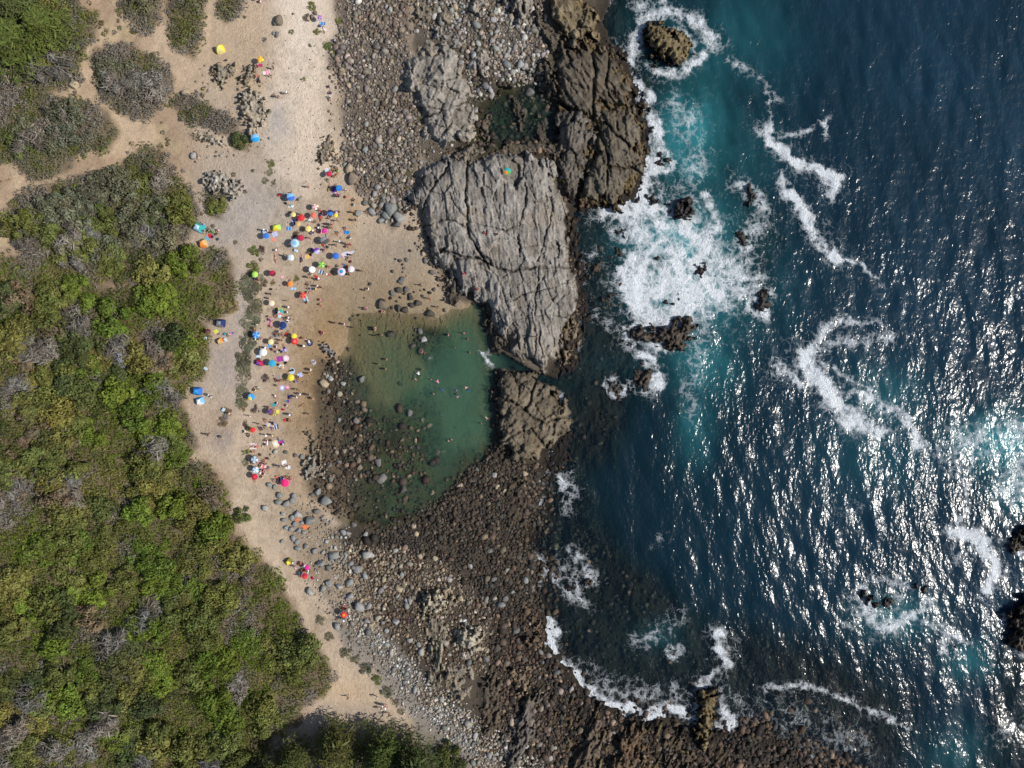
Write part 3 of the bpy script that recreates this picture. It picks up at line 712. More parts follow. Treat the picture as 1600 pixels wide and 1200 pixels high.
outcrop('rock_outcrop', [(640, 78), (664, 62), (700, 68), (722, 95), (734, 130), (741, 172), (742, 195), (722, 222), (694, 231), (668, 216), (654, 188), (646, 160), (630, 140), (628, 108)],
        2.4, 321, 'rounded pale grey outcrop among the upper cobbles', tone=PALE, zone='dry', cell=(34, 42), rot=25, edge=16, grain=(9, 30), cracks=[([(640, 165), (690, 170), (712, 120), (722, 98)], 1.8, 0.8), ([(655, 190), (690, 172), (735, 160)], 1.6, 0.7), ([(690, 172), (700, 228)], 1.6, 0.6), ([(650, 120), (680, 130), (712, 120)], 1.4, 0.4)])
outcrop('rock_outcrop', [(860, 100), (880, 74), (906, 62), (930, 74), (950, 84), (978, 108), (988, 136), (976, 160), (946, 172), (936, 196), (905, 186), (874, 166), (862, 135)],
        2.5, 341, 'dark brown wedge of cliff above the deep cleft', tone=(0.105, 0.086, 0.064), zone='wet', cell=(26, 60), rot=-35, edge=10, grain=(5, 36), cracks=[([(925, 70), (928, 140), (930, 196)], 4.5, 2.0), ([(936, 160), (990, 166)], 5, 2.4), ([(862, 150), (905, 184), (934, 200)], 6, 2.2), ([(884, 84), (905, 120), (928, 150)], 2.5, 1.0), ([(950, 90), (946, 130), (960, 160)], 3, 1.4)])
outcrop('rock_outcrop', [(926, 196), (940, 168), (962, 160), (992, 166), (1006, 198), (1008, 240), (998, 278), (982, 304), (955, 320), (920, 322), (898, 314), (908, 270), (920, 230)],
        2.8, 361, 'sloping dark cliff block facing the breaking waves', tone=(0.118, 0.10, 0.075), zone='wet', cell=(30, 60), rot=-10, edge=12, grain=(5, 40), cracks=[([(928, 200), (950, 240), (945, 318)], 3.0, 1.3), ([(945, 190), (985, 230), (1006, 236)], 3.2, 1.5), ([(950, 260), (985, 262), (1000, 270)], 3, 1.5), ([(962, 165), (966, 200)], 2.5, 1.1), ([(934, 200), (930, 240), (912, 282), (902, 314)], 6, 2.4)])
outcrop('rock_outcrop', [(864, 178), (886, 166), (922, 186), (930, 214), (914, 262), (904, 310), (886, 308), (868, 266), (864, 220)],
        2.1, 381, 'grey brown slab left of the sloping cliff block', tone=(0.115, 0.10, 0.083), zone='edge', cell=(22, 50), rot=8, edge=9, grain=(5, 34), cracks=[([(868, 240), (905, 236)], 1.6, 0.6)])
outcrop('rock_outcrop', [(852, -40), (900, -40), (926, 6), (942, 40), (940, 62), (912, 70), (880, 56), (862, 30)], 2.6, 401, 'ochre topped slab of cliff at the upper edge of the picture', tone=(0.165, 0.13, 0.08), zone='wet', cell=(30, 40), rot=-25, edge=10, grain=(6, 26))
outcrop('rock_outcrop', [(796, -40), (826, -40), (828, 10), (820, 40), (806, 46), (798, 20)], 2.0, 411, 'narrow grey fin of rock beside the ochre cliff slab', tone=(0.22, 0.195, 0.165), zone='dry', cell=(16, 40), edge=7, grain=(4, 26))
outcrop('rock_outcrop', [(832, 6), (850, 16), (862, 42), (878, 62), (900, 74), (880, 84), (860, 80), (846, 60), (834, 36)], 1.6, 421, 'brown fractured slab between the grey fin and ochre slab', tone=(0.105, 0.086, 0.066), zone='edge', cell=(18, 36), rot=-30, edge=7, grain=(4, 24))
outcrop('rock_outcrop', [(724, 8), (735, -14), (762, -14), (764, 18), (744, 24)], 1.2, 425, 'pale rounded rock at the upper edge among cobbles', tone=PALE, cell=(18, 26), edge=8)
outcrop('rock_outcrop', [(738, 78), (752, 70), (766, 82), (766, 104), (752, 112), (738, 100)], 1.1, 427, 'pale rounded rock right of the rounded pale outcrop', tone=PALE, cell=(18, 26), edge=8)
outcrop('rock_outcrop', [(664, 46), (690, 40), (716, 52), (706, 66), (682, 62)], 1.0, 429, 'flat grey ledge just above the rounded pale outcrop', tone=GREY, cell=(22, 20), edge=7)
outcrop('rock_outcrop', [(770, 584), (792, 570), (828, 585), (860, 598), (886, 626), (890, 666), (872, 684), (856, 700), (836, 726), (808, 722), (790, 700), (776, 668), (772, 630)],
        2.2, 431, 'brown cracked outcrop just below the narrow sea channel', tone=(0.145, 0.120, 0.086), zone='edge', cell=(22, 34), rot=35, edge=8, rough=0.85, grain=(5, 26), cracks=[([(774, 612), (820, 640), (836, 600)], 2.8, 1.3), ([(820, 640), (850, 660), (888, 650)], 2.8, 1.3), ([(782, 690), (830, 670), (856, 700)], 2.6, 1.1), ([(800, 582), (812, 612), (806, 632)], 2.2, 0.9)])
outcrop('rock_outcrop', [(896, 470), (906, 500), (908, 540), (898, 572), (880, 574), (878, 540), (884, 505)], 1.1, 441, 'low brown ledge along the seaward foot of the main outcrop', tone=(0.15, 0.115, 0.07), zone='brown', cell=(16, 24), edge=7)
outcrop('rock_outcrop', [(702, 438), (716, 452), (720, 470), (714, 478), (700, 464), (696, 448)], 0.9, 445, 'dark wet ledge at the pool end of the main outcrop', tone=(0.09, 0.075, 0.058), zone='dry', cell=(12, 20), edge=5)
outcrop('rock_outcrop', [(756, 486), (772, 496), (784, 530), (780, 556), (768, 545), (758, 515)], 0.7, 447, 'dark weedy ledge along the pool side of the main outcrop', tone=(0.06, 0.05, 0.034), zone='brown', cell=(12, 20), edge=6)
outcrop('rock_outcrop', [(762, 605), (776, 590), (786, 610), (782, 650), (786, 690), (776, 700), (768, 670), (770, 640)], 0.6, 449, 'dark weedy ledge on the pool side below the channel', tone=(0.05, 0.042, 0.03), zone='brown', cell=(12, 20), edge=6)
outcrop('rock_outcrop', [(658, 930), (668, 920), (690, 924), (700, 936), (696, 952), (680, 966), (664, 958)], 1.9, 451, 'pale broken crag in the middle of the lower cobbles', tone=(0.34, 0.30, 0.225), cell=(11, 14), edge=7, rough=0.8, grain=(5, 12))
outcrop('rock_outcrop', [(714, 990), (728, 974), (742, 982), (752, 1004), (750, 1020), (736, 1030), (718, 1026), (708, 1010)], 2.4, 455, 'large rounded pale boulder crag casting a dark shadow on lower cobbles', tone=(0.345, 0.31, 0.245), cell=(16, 20), edge=10, rough=0.6, dome=0.6, grain=(8, 12))
outcrop('rock_outcrop', [(664, 968), (690, 960), (698, 990), (694, 1030), (690, 1070), (672, 1068), (668, 1020)], 0.9, 459, 'long sloping slab below the pale broken crag', tone=(0.225, 0.195, 0.145), cell=(14, 46), edge=9, cracks=[([(682, 965), (684, 1068)], 1.6, 0.6)])
outcrop('rock_outcrop', [(696, 1040), (730, 1036), (742, 1056), (730, 1092), (704, 1090), (694, 1064)], 0.8, 463, 'low tan slab below the large rounded boulder crag', tone=(0.21, 0.18, 0.14), cell=(20, 24), edge=9)
outcrop('rock_outcrop', [(690, 900), (706, 906), (704, 930), (712, 950), (700, 962), (692, 930)], 0.7, 467, 'narrow tan ledge right of the pale broken crag', tone=(0.25, 0.205, 0.145), cell=(14, 20), edge=7)
outcrop('rock_outcrop', [(322, 268), (338, 262), (352, 272), (372, 276), (380, 290), (372, 304), (350, 308), (330, 302), (318, 286)], 1.7, 471, 'pale jagged crag with a bush on the grey campsite ground', tone=(0.36, 0.33, 0.285), cell=(9, 11), edge=6, rough=0.9, grain=(4, 9))
outcrop('rock_outcrop', [(372, 150), (392, 140), (412, 150), (418, 176), (410, 198), (396, 212), (378, 196), (366, 176)], 1.5, 475, 'rubbly pale crag at the bend of the upper path', tone=(0.335, 0.295, 0.235), cell=(9, 10), edge=8, rough=0.8, grain=(4, 9))
outcrop('rock_outcrop', [(328, 110), (340, 100), (358, 104), (362, 120), (346, 132), (330, 126)], 1.2, 479, 'grey brown crag above the rubbly crag beside the path', tone=(0.27, 0.235, 0.18), cell=(9, 10), edge=6, rough=0.8, grain=(4, 9))
outcrop('rock_outcrop', [(376, 104), (394, 104), (404, 122), (394, 140), (378, 134)], 1.0, 481, 'low brown crag just above the rubbly crag', tone=(0.26, 0.22, 0.165), cell=(9, 10), edge=6, rough=0.7, grain=(4, 9))
outcrop('rock_outcrop', [(304, 205), (330, 206), (350, 216), (352, 230), (330, 226), (308, 218)], 0.8, 483, 'pale ledge of stones below the dark bush by the path', tone=(0.36, 0.325, 0.27), cell=(8, 9), edge=5, rough=0.7, grain=(4, 9))
outcrop('rock_outcrop', [(474, 716), (486, 712), (496, 726), (502, 742), (492, 754), (478, 746), (466, 732)], 1.1, 485, 'jagged grey crag on the beach left of the pool rocks', tone=(0.27, 0.25, 0.215), cell=(9, 12), edge=5, rough=0.8, rot=30, grain=(4, 12))
outcrop('rock_outcrop', [(482, 674), (492, 676), (500, 700), (498, 720), (486, 712), (484, 694)], 0.6, 487, 'low brown ledge above the jagged beach crag', tone=(0.17, 0.14, 0.10), cell=(9, 12), edge=4, rough=0.6)
outcrop('rock_outcrop', [(492, 228), (512, 214), (530, 222), (528, 246), (510, 256), (496, 262), (490, 246)], 0.7, 489, 'low brown stony ledge on the sand beside the upper cobbles', tone=(0.24, 0.20, 0.15), cell=(8, 9), edge=5, rough=0.6)
outcrop('rock_outcrop', [(800, 1128), (826, 1090), (846, 1080), (840, 1130), (822, 1180), (806, 1240), (780, 1240), (792, 1170)], 1.3, 491, 'dark slanting slab left of the bottom rocks', tone=(0.105, 0.092, 0.08), zone='edge', cell=(14, 40), rot=25, edge=8)
outcrop('rock_outcrop', [(880, 1240), (896, 1180), (916, 1140), (934, 1118), (950, 1130), (944, 1180), (930, 1240)], 1.5, 493, 'brown slanting slab at the bottom behind the curved breaker', tone=(0.12, 0.092, 0.065), zone='edge', cell=(14, 40), rot=25, edge=8)
outcrop('rock_outcrop', [(956, 1240), (962, 1180), (974, 1136), (1000, 1130), (1012, 1160), (1004, 1210), (1000, 1240)], 1.3, 495, 'reddish brown slab at the bottom right of the slanting slab', tone=(0.13, 0.088, 0.055), zone='edge', cell=(14, 30), rot=15, edge=8)
outcrop('rock_outcrop', [(800, 1050), (822, 1046), (830, 1072), (818, 1092), (802, 1082)], 1.0, 497, 'tan brown rock among dark cobbles above the slanting slabs', tone=(0.20, 0.15, 0.10), cell=(12, 14), edge=6)
outcrop('rock_outcrop', [(814, 968), (838, 960), (850, 990), (846, 1012), (828, 1010)], 0.9, 499, 'reddish brown rock at the inner end of the curved breaker', tone=(0.15, 0.10, 0.066), zone='edge', cell=(12, 14), edge=6)
outcrop('rock_outcrop', [(503, 540), (510, 536), (517, 546), (522, 556), (515, 558), (506, 550)], 0.8, 501, 'long grey rock with tilted end on wet sand beside the pool', tone=(0.23, 0.21, 0.19), cell=(8, 10), edge=4, rough=0.5, res=1.0)
outcrop('rock_outcrop', [(716, 232), (742, 226), (752, 240), (738, 262), (700, 262), (704, 244)], 1.2, 603, 'brown broken block at the upper left corner of main outcrop', tone=(0.15, 0.128, 0.1), cell=(14, 16), edge=6)
outcrop('rock_outcrop', [(842, 96), (866, 100), (868, 140), (850, 150), (836, 130), (832, 108)], 1.1, 605, 'dark brown block on the upper bank of the tide pool', tone=(0.115, 0.096, 0.072), cell=(14, 18), edge=6)
outcrop('rock_outcrop', [(800, 158), (816, 166), (826, 192), (814, 206), (800, 190)], 0.7, 607, 'dark slab standing in the middle of the tide pool', tone=(0.06, 0.05, 0.038), cell=(12, 18), edge=5, base=-.2)
outcrop('rock_outcrop', [(838, 186), (856, 196), (860, 226), (842, 232), (832, 210)], 0.8, 609, 'dark slab at the right side of the tide pool', tone=(0.07, 0.058, 0.044), cell=(12, 18), edge=5, base=-.2)
outcrop('rock_outcrop', [(742, 186), (756, 176), (768, 190), (764, 214), (748, 214)], 0.6, 611, 'dark brown block at the left end of the tide pool', tone=(0.10, 0.082, 0.06), cell=(12, 14), edge=5)
outcrop('rock_outcrop', [(640, 8), (672, -6), (708, 14), (700, 36), (664, 42), (642, 30)], 0.8, 613, 'low brown ledge at the top edge above the pale outcrop', tone=(0.19, 0.16, 0.122), cell=(14, 14), edge=7)
outcrop('rock_outcrop', [(790, 760), (818, 748), (834, 780), (826, 830), (800, 828), (786, 796)], 0.5, 615, 'low black reef ledge at the sea edge of the dark cobbles', tone=(0.05, 0.04, 0.03), zone='edge', cell=(10, 18), rot=20, edge=8, rough=.8)
outcrop('rock_outcrop', [(752, 1060), (776, 1040), (790, 1080), (780, 1140), (760, 1150), (744, 1100)], 0.8, 617, 'dark brown ledge among the lower cobbles left of slabs', tone=(0.09, 0.072, 0.054), cell=(10, 26), rot=20, edge=8, rough=.9)
outcrop('rock_outcrop', [(700, 790), (730, 770), (748, 790), (730, 830), (704, 826)], 0.35, 619, 'low dark ledge between the pool and the dark cobbles', tone=(0.06, 0.047, 0.034), cell=(10, 14), rot=40, edge=7, rough=.7)
outcrop('rock_outcrop', [(760, 700), (782, 690), (800, 712), (796, 740), (768, 744)], 0.5, 621, 'black ledge at the lower right corner of the pool', tone=(0.045, 0.036, 0.027), cell=(10, 14), rot=40, edge=7, rough=.8)
outcrop('rock_outcrop', [(1040, 1150), (1070, 1140), (1082, 1180), (1070, 1240), (1030, 1240)], 0.9, 623, 'dark brown slab left of the ochre ridge at the bottom', tone=(0.085, 0.064, 0.045), zone='edge', cell=(12, 30), rot=20, edge=8)
for k_, (pts, h, kind, lab) in enumerate(ISLETS):
    tone = {'ochre': (0.15, 0.116, 0.062), 'dark': (0.032, 0.026, 0.022), 'brown': (0.05, 0.037, 0.025)}[kind]
    outcrop('sea_rock', pts, h + 0.35, 520 + 20 * k_, lab, tone=tone, zone={'ochre': 'wet', 'dark': 'dark', 'brown': 'brown'}[kind], cell=(14, 18), rot=30, edge=9, base=-0.3, rough=0.55 if h > 0.6 else 0.45, group='rocks standing in the sea', dome=0.5, grain=(4, 12), res=1.4)
# ------------------------------------------------------------------ stones
def ico(sub):
    bm = bmesh.new(); bmesh.ops.create_icosphere(bm, subdivisions=sub, radius=1.0)
    V = np.array([v.co[:] for v in bm.verts]); F = np.array([[v.index for v in f.verts] for f in bm.faces])
    bm.free(); return V, F

def stone_shape(sub, seed):
    r = np.random.RandomState(seed)
    V, F = ico(sub)
    V = V * np.array([1.0, r.uniform(.66, .95), r.uniform(.5, .72)])
    for _ in range(16 if sub > 1 else 5):              # planar breaks
        n = r.normal(size=3); n /= np.linalg.norm(n)
        lim = r.uniform(.40, .70)
        d = V @ n
        V = V - np.outer(np.maximum(d - lim, 0) * 0.97, n)
    V *= 1.18
    V += 0.012 * r.normal(size=V.shape)
    return V, F

def n_stone_mat(name, wet):
    n = NT(name)
    p = n.n('TexCoord').outputs['Object']; w = n.pos()
    inf = n.n('ObjectInfo')
    a = n.noise(w, 2.2, 5, 0.65); b = n.noise(w, 9.0, 3, 0.7)
    v = n.math('MULTIPLY', n.mapr(a, 0.3, 0.7, 0.72, 1.25), n.mapr(b, 0.3, 0.7, 0.82, 1.15))
    col = n.mixc(1.0, inf.outputs['Color'], n.n('CombineColor', {0: v, 1: v, 2: v}).outputs[0], 'MULTIPLY')
    return n.done(n.bsdf(col, 0.55 if wet else 0.85, n.bump(n.math('ADD', a, b), 0.06), 0.3))
mat_boulder = n_stone_mat('boulder_stone', False)
mat_cobble = attr_material('cobble_stone', (0.84, 1.16), (3.0, 11.0), 0.03, 0.8, 0.25)
BOULDER_MESH = []
for k in range(9):
    V, F = stone_shape(3 if k < 4 else 2, 900 + k)
    BOULDER_MESH.append(np_mesh('boulder', V, F, mat_boulder, None, False))
SMALL = [stone_shape(1, 950 + k) for k in range(10)]

BOULD = []      # px, py, diameter px, rgb, tone word, place
G1 = (0.235, 0.235, 0.225); G2 = (0.31, 0.30, 0.28); G3 = (0.15, 0.142, 0.13); T1 = (0.36, 0.29, 0.20); D1 = (0.075, 0.066, 0.055); B1 = (0.19, 0.15, 0.11)
WORD = {G1: 'blue grey', G2: 'pale grey', G3: 'dark grey', T1: 'tan', D1: 'blackish', B1: 'brown'}
for x, y, d, c in [(612, 325, 20, G1), (626, 341, 18, G2), (603, 338, 14, G1), (620, 350, 12, G3), (595, 345, 9, G1), (590, 293, 10, G2), (580, 330, 12, G1), (570, 317, 9, G3), (547, 263, 14, T1), (553, 278, 18, B1), (607, 312, 9, G2), (597, 321, 10, G1), (560, 333, 10, G1), (585, 303, 9, G2),
    (421, 757, 9, G1), (429, 762, 7, G1), (437, 773, 10, G1), (434, 784, 10, G1), (449, 787, 11, G1), (457, 783, 10, G1), (460, 775, 10, G1), (497, 768, 10, G1), (488, 773, 7, G3), (510, 783, 18, G1), (494, 799, 10, G3), (442, 803, 7, G1), (443, 812, 8, G1), (456, 809, 9, G1), (464, 804, 12, G2), (472, 816, 6, G1), (485, 813, 14, G1), (460, 819, 8, G1), (447, 824, 8, G1), (454, 827, 8, G1), (414, 793, 10, G2), (447, 707, 7, G3), (461, 711, 7, G3), (472, 715, 8, G1), (431, 706, 8, G2), (466, 829, 8, G1), (475, 832, 7, G2), (441, 846, 7, G1), (458, 840, 9, G1), (464, 847, 9, G1),
    (464, 856, 9, G1), (478, 853, 9, G1), (491, 862, 10, G1), (521, 867, 15, G1), (501, 880, 12, G1), (513, 887, 9, G3), (573, 866, 15, G2), (549, 880, 9, G1), (559, 890, 14, G1), (548, 910, 12, G1), (514, 910, 11, G1), (505, 918, 10, G1), (484, 925, 13, G2), (530, 916, 10, G2), (548, 931, 10, G2), (562, 947, 17, G2), (577, 946, 10, G1), (543, 935, 8, G1), (527, 977, 11, G1), (617, 860, 9, G2), (626, 856, 8, T1), (623, 920, 13, T1), (618, 971, 10, G2), (658, 1018, 11, G2), (628, 897, 9, G1), (571, 835, 9, G2), (553, 820, 9, G3), (537, 833, 10, G1), (545, 834, 8, G1), (590, 860, 7, B1), (680, 872, 9, T1), (540, 868, 9, G1), (582, 868, 7, G2), (633, 1065, 9, G1), (655, 1008, 8, G1), (604, 985, 8, G2), (605, 1008, 8, G2), (581, 977, 8, T1),
    (590, 721, 13, G3), (595, 747, 17, G3), (629, 765, 13, D1), (671, 665, 10, B1), (557, 657, 11, G3), (508, 600, 13, T1), (517, 592, 9, G2), (512, 587, 7, G1), (537, 600, 8, G2), (530, 655, 7, G1), (558, 627, 9, B1), (566, 592, 11, G3), (645, 541, 9, D1), (662, 531, 11, G2), (672, 559, 11, G3), (658, 548, 12, D1), (656, 519, 10, G3), (598, 478, 16, B1), (671, 490, 13, D1), (694, 485, 6, D1), (623, 482, 10, D1), (633, 484, 11, D1), (642, 466, 9, D1), (625, 440, 8, G3), (623, 453, 10, D1), (630, 436, 8, G3), (636, 452, 9, G3), (652, 474, 11, D1), (640, 462, 8, D1), (613, 458, 8, G3), (613, 424, 5, D1), (625, 407, 6, D1), (635, 405, 6, G3), (631, 419, 5, G3), (643, 476, 9, D1), (660, 463, 5, D1), (678, 453, 6, D1), (610, 522, 12, D1), (672, 412, 8, D1), (665, 408, 8, G3), (684, 437, 7, D1), (674, 425, 8, G3), (578, 444, 6, D1), (545, 545, 6, D1), (548, 500, 6, D1), (674, 584, 6, D1), (625, 600, 8, D1), (712, 668, 6, B1), (640, 645, 11, G3), (652, 628, 9, D1), (660, 655, 8, B1), (690, 648, 8, B1), (560, 720, 9, B1), (563, 730, 9, B1), (548, 700, 8, B1), (530, 722, 8, G3), (515, 727, 8, G3), (517, 748, 9, G3), (684, 707, 12, D1), (745, 733, 8, G3), (773, 742, 9, G2), (778, 760, 8, T1), (788, 768, 7, T1), (720, 758, 9, T1), (752, 775, 7, B1), (675, 770, 8, B1),
    (813, 101, 12, G2), (828, 146, 16, G3), (800, 113, 10, G2), (770, 31, 10, G2), (774, 75, 10, G2), (770, 64, 9, G2), (790, 88, 10, G2), (781, 72, 8, G2), (718, 70, 9, G2), (720, 98, 9, G2), (612, 97, 8, T1), (618, 139, 9, G2), (561, 151, 9, T1), (546, 93, 10, B1), (570, 235, 10, G1), (595, 228, 8, G2), (573, 194, 8, G2), (535, 110, 8, T1), (545, 134, 8, T1), (555, 30, 9, B1), (568, 38, 9, B1), (556, 20, 8, B1), (585, 20, 8, B1), (768, 148, 12, G2), (878, 278, 9, G2), (838, 80, 9, G3), (610, 15, 8, G2), (672, 22, 9, G2), (690, 8, 9, G2), (712, 12, 9, T1), (818, 176, 14, D1), (852, 190, 12, D1), (806, 200, 9, D1), (785, 64, 7, G2), (775, 50, 8, G2), (795, 78, 8, G2), (745, 98, 8, G2), (525, 262, 6, B1), (538, 258, 6, G1),
    (302, 244, 11, G2), (289, 145, 12, T1), (117, 134, 13, T1), (310, 246, 5, T1), (325, 246, 4, G2), (345, 243, 5, G2), (436, 33, 14, B1), (431, 36, 10, G3), (433, 53, 8, G3), (428, 53, 6, G1), (488, 28, 8, B1), (493, 20, 7, B1), (482, 30, 7, T1),
    (852, 690, 7, T1), (842, 695, 7, B1), (820, 740, 9, T1), (818, 758, 7, B1), (806, 640, 8, G2), (1256, 1106, 9, T1), (1290, 1150, 9, G3), (1300, 1131, 6, G2), (1270, 1133, 8, B1), (1244, 1122, 8, G3), (1043, 1171, 8, G3), (868, 858, 7, T1), (1020, 930, 7, G3), (978, 955, 7, B1), (860, 1185, 9, G2), (820, 1165, 9, G2), (868, 1168, 7, G2), (655, 868, 10, T1), (702, 905, 9, G2), (640, 940, 10, G2), (600, 905, 9, T1), (720, 935, 10, T1), (770, 905, 9, G3), (790, 935, 10, G3), (805, 985, 11, G3), (778, 1012, 12, D1), (820, 1030, 11, D1), (765, 860, 9, G3), (735, 885, 8, G2), (690, 1092, 9, G2), (765, 1180, 10, G2), (742, 1150, 9, G2), (810, 870, 9, D1), (760, 1030, 10, G3), (642, 1000, 9, G2)]:
    BOULD.append((x, y, d, c))

def in_any(polys, x, y):
    X = np.array([x], float); Y = np.array([y], float)
    return any(inside(p, X, Y)[0] for p in polys)

def hsv_jit(c, r, a=0.12):
    k = r.uniform(1 - a * 2, 1 + a * 2)
    return [max(0.01, ch * k * r.uniform(1 - a * .4, 1 + a * .4)) for ch in c]

def stones(name, zones, label, seed):
    """one heap of cobbles too many to count"""
    r = np.random.RandomState(seed)
    Vs, Fs, Cs = [], [], []
    off = 0
    for pts, cell, rad, cols, prob in zones:
        xs = [p[0] for p in pts]; ys = [p[1] for p in pts]
        x0, x1 = max(min(xs), -60), min(max(xs), 1660); y0, y1 = max(min(ys), -60), min(max(ys), 1260)
        A, B = np.meshgrid(np.arange(x0, x1, cell), np.arange(y0, y1, cell))
        A = A.ravel() + r.uniform(-.5, .5, A.size) * cell; B = B.ravel() + r.uniform(-.5, .5, B.size) * cell
        wob = 14 * (fbm(A / 16, B / 16, seed + 3) - 0.5)
        sd = sdf(pts, A, B) + wob
        dens = smooth(-8, 12, sd) * prob
        ok = r.uniform(size=A.size) < dens
        A, B = A[ok], B[ok]
        Z = sample(GZ, A, B)
        size = rad * np.exp(r.normal(0, .46, A.size)) * (0.42 + 1.2 * fbm(A / 38, B / 38, seed + 5))
        size = np.minimum(size, rad * 2.0)
        tone = fbm(A / 40, B / 40, seed + 7)
        for x, y, z, s, t in zip(A, B, Z, size, tone):
            V, F = SMALL[r.randint(10)]
            th = r.uniform(0, 6.283); c, sn = math.cos(th), math.sin(th)
            sm = s / 8
            W = V * sm
            W = np.stack([W[:, 0] * c - W[:, 1] * sn, W[:, 0] * sn + W[:, 1] * c, W[:, 2]], -1)
            k = (1 - z / CAM_H) / 8
            W += ((x - 800) * k, (600 - y) * k, z + sm * 0.22)
            Vs.append(W); Fs.append(F + off); off += len(V)
            col = cols[min(int((t + r.normal(0, .16)) * len(cols)), len(cols) - 1) if t > 0 else 0]
            Cs.append(np.tile(np.clip(np.array(col) * math.exp(r.normal(0, .34)) * (r.uniform(.93, 1.10), 1, r.uniform(.88, 1.08)), .01, .6), (len(V), 1)))
    V = np.concatenate(Vs); F = np.concatenate(Fs); C = np.concatenate(Cs)
    o = link(bpy.data.objects.new(name, np_mesh(name, V, F, mat_cobble, {'col': C})))
    tag(o, label, 'cobbles', kind='stuff')
    print(name, len(Vs))
    return o
SMALL = [(V[:], F) for V, F in SMALL]
BRN = [(0.10, .078, .06), (0.16, .122, .092), (.20, .165, .13), (.155, .135, .118), (.26, .225, .185), (.12, .10, .085)]
GRY = [(.22, .215, .205), (.30, .29, .275), (.17, .165, .155), (.36, .34, .31), (.27, .24, .20)]
DRK = [(.030, .024, .020), (.048, .034, .026), (.075, .052, .038), (.12, .086, .06), (.045, .038, .033), (.035, .027, .023)]
WET = [(.03, .026, .02), (.05, .04, .03), (.075, .058, .042), (.04, .038, .034)]
MIX = [(.11, .085, .06), (.17, .135, .095), (.23, .19, .14), (.15, .12, .09), (.27, .235, .19)]
L_DARK = [(650, 815), (745, 735), (790, 700), (845, 730), (828, 850), (838, 980), (800, 1000), (760, 940), (690, 880), (600, 850), (540, 845)]
L_TAN = [(540, 850), (620, 850), (700, 880), (770, 950), (760, 1060), (700, 1060), (640, 1020), (560, 940), (520, 890)]
L_GREY = [(520, 900), (560, 950), (620, 1010), (690, 1070), (760, 1130), (850, 1190), (860, 1300), (740, 1300), (700, 1160), (640, 1090), (590, 1020), (545, 990)]
L_BOT = [(760, 940), (845, 980), (865, 1040), (925, 1105), (1010, 1135), (1100, 1165), (1160, 1400), (860, 1400), (850, 1190), (760, 1110), (770, 1000)]

BOULD2 = []
def place_boulders():
    r = np.random.RandomState(77)
    seen = {}
    out = []
    for k, (x, y, d, c) in enumerate(BOULD):
        z = float(sample(GZ, x, y))
        s = d / 16
        o = bpy.data.objects.new('boulder', BOULDER_MESH[k % 9])
        w = P2W(x, y, z + s * 0.12)
        o.location = w
        o.rotation_euler = (r.uniform(-.25, .25), r.uniform(-.25, .25), r.uniform(0, 6.28))
        o.scale = (s * 1.36, s * 1.36, s * (1.5 if d > 9 else 1.3))
        o.color = (*hsv_jit(c, r, .07), 1)
        link(o)
        out.append((o, x, y, d, WORD[c]))
    return out
stones('cobbles', [(C_UP, 3.2, 1.9, BRN, .95), (C_UP, 8, 3.2, BRN, .6), (C_UP2, 3.9, 2.2, BRN + GRY, .85), (C_UP2, 12, 4.2, GRY, .5), (C_GAP, 4, 2, BRN, .7), (C_MID, 5, 2.4, DRK, .5), ([(632, 296), (650, 300), (668, 352), (704, 420), (722, 458), (704, 466), (680, 432), (650, 376), (626, 330)], 4, 2.0, GRY[2:3] + BRN + DRK, .6), ([(640, 240), (740, 232), (740, 262), (650, 280)], 4.5, 2.2, DRK + BRN, .55), ([(850, 60), (960, 60), (1000, 160), (1000, 300), (900, 326), (860, 240)], 6, 2.6, DRK + WET, .4), ([(885, 330), (915, 400), (915, 570), (870, 600), (890, 500), (895, 420)], 4.5, 2.4, WET + DRK, .55), ([(640, 60), (628, 110), (630, 150), (655, 200), (700, 238), (745, 215), (748, 150), (720, 60), (735, 190), (690, 236), (650, 190), (634, 130)], 4, 2.0, BRN + GRY, .6)], 'brown and grey cobbles covering the upper shore', 1)
L_BLACK = [(690, 790), (740, 725), (790, 700), (850, 730), (838, 850), (840, 960), (790, 900), (740, 850), (640, 835)]
stones('cobbles', [(L_DARK, 3.2, 1.8, DRK[:3] + WET + DRK[4:], .95), (L_DARK, 11, 3.4, DRK + MIX[:3], .4), (L_BLACK, 4.0, 2.2, WET, .9), ([(560, 822), (630, 808), (690, 764), (740, 716), (785, 700), (795, 725), (700, 812), (600, 850)], 4.2, 2.0, WET + DRK[:2], .6), ([(600, 810), (690, 742), (740, 700), (770, 700), (700, 780), (620, 830)], 11, 2.6, WET + DRK, .4), (L_TAN, 3.2, 1.75, MIX[:4] + DRK[2:4], .9), (L_TAN, 11, 3.2, MIX + GRY, .4), (L_GREY, 3.0, 1.6, GRY + MIX[2:], .9), (L_GREY, 11, 3.2, GRY, .4), (L_BOT, 3.4, 2.0, DRK, .85), (L_BOT, 9, 3.8, DRK + BRN, .5), ([(760, 880), (838, 880), (850, 1000), (900, 1090), (800, 1110), (760, 1000)], 9, 3.6, DRK + GRY[2:3] + WET, .5), (L_DARK, 26, 4.5, DRK + WET, .3)], 'dark, tan and grey cobbles covering the lower shore', 2)
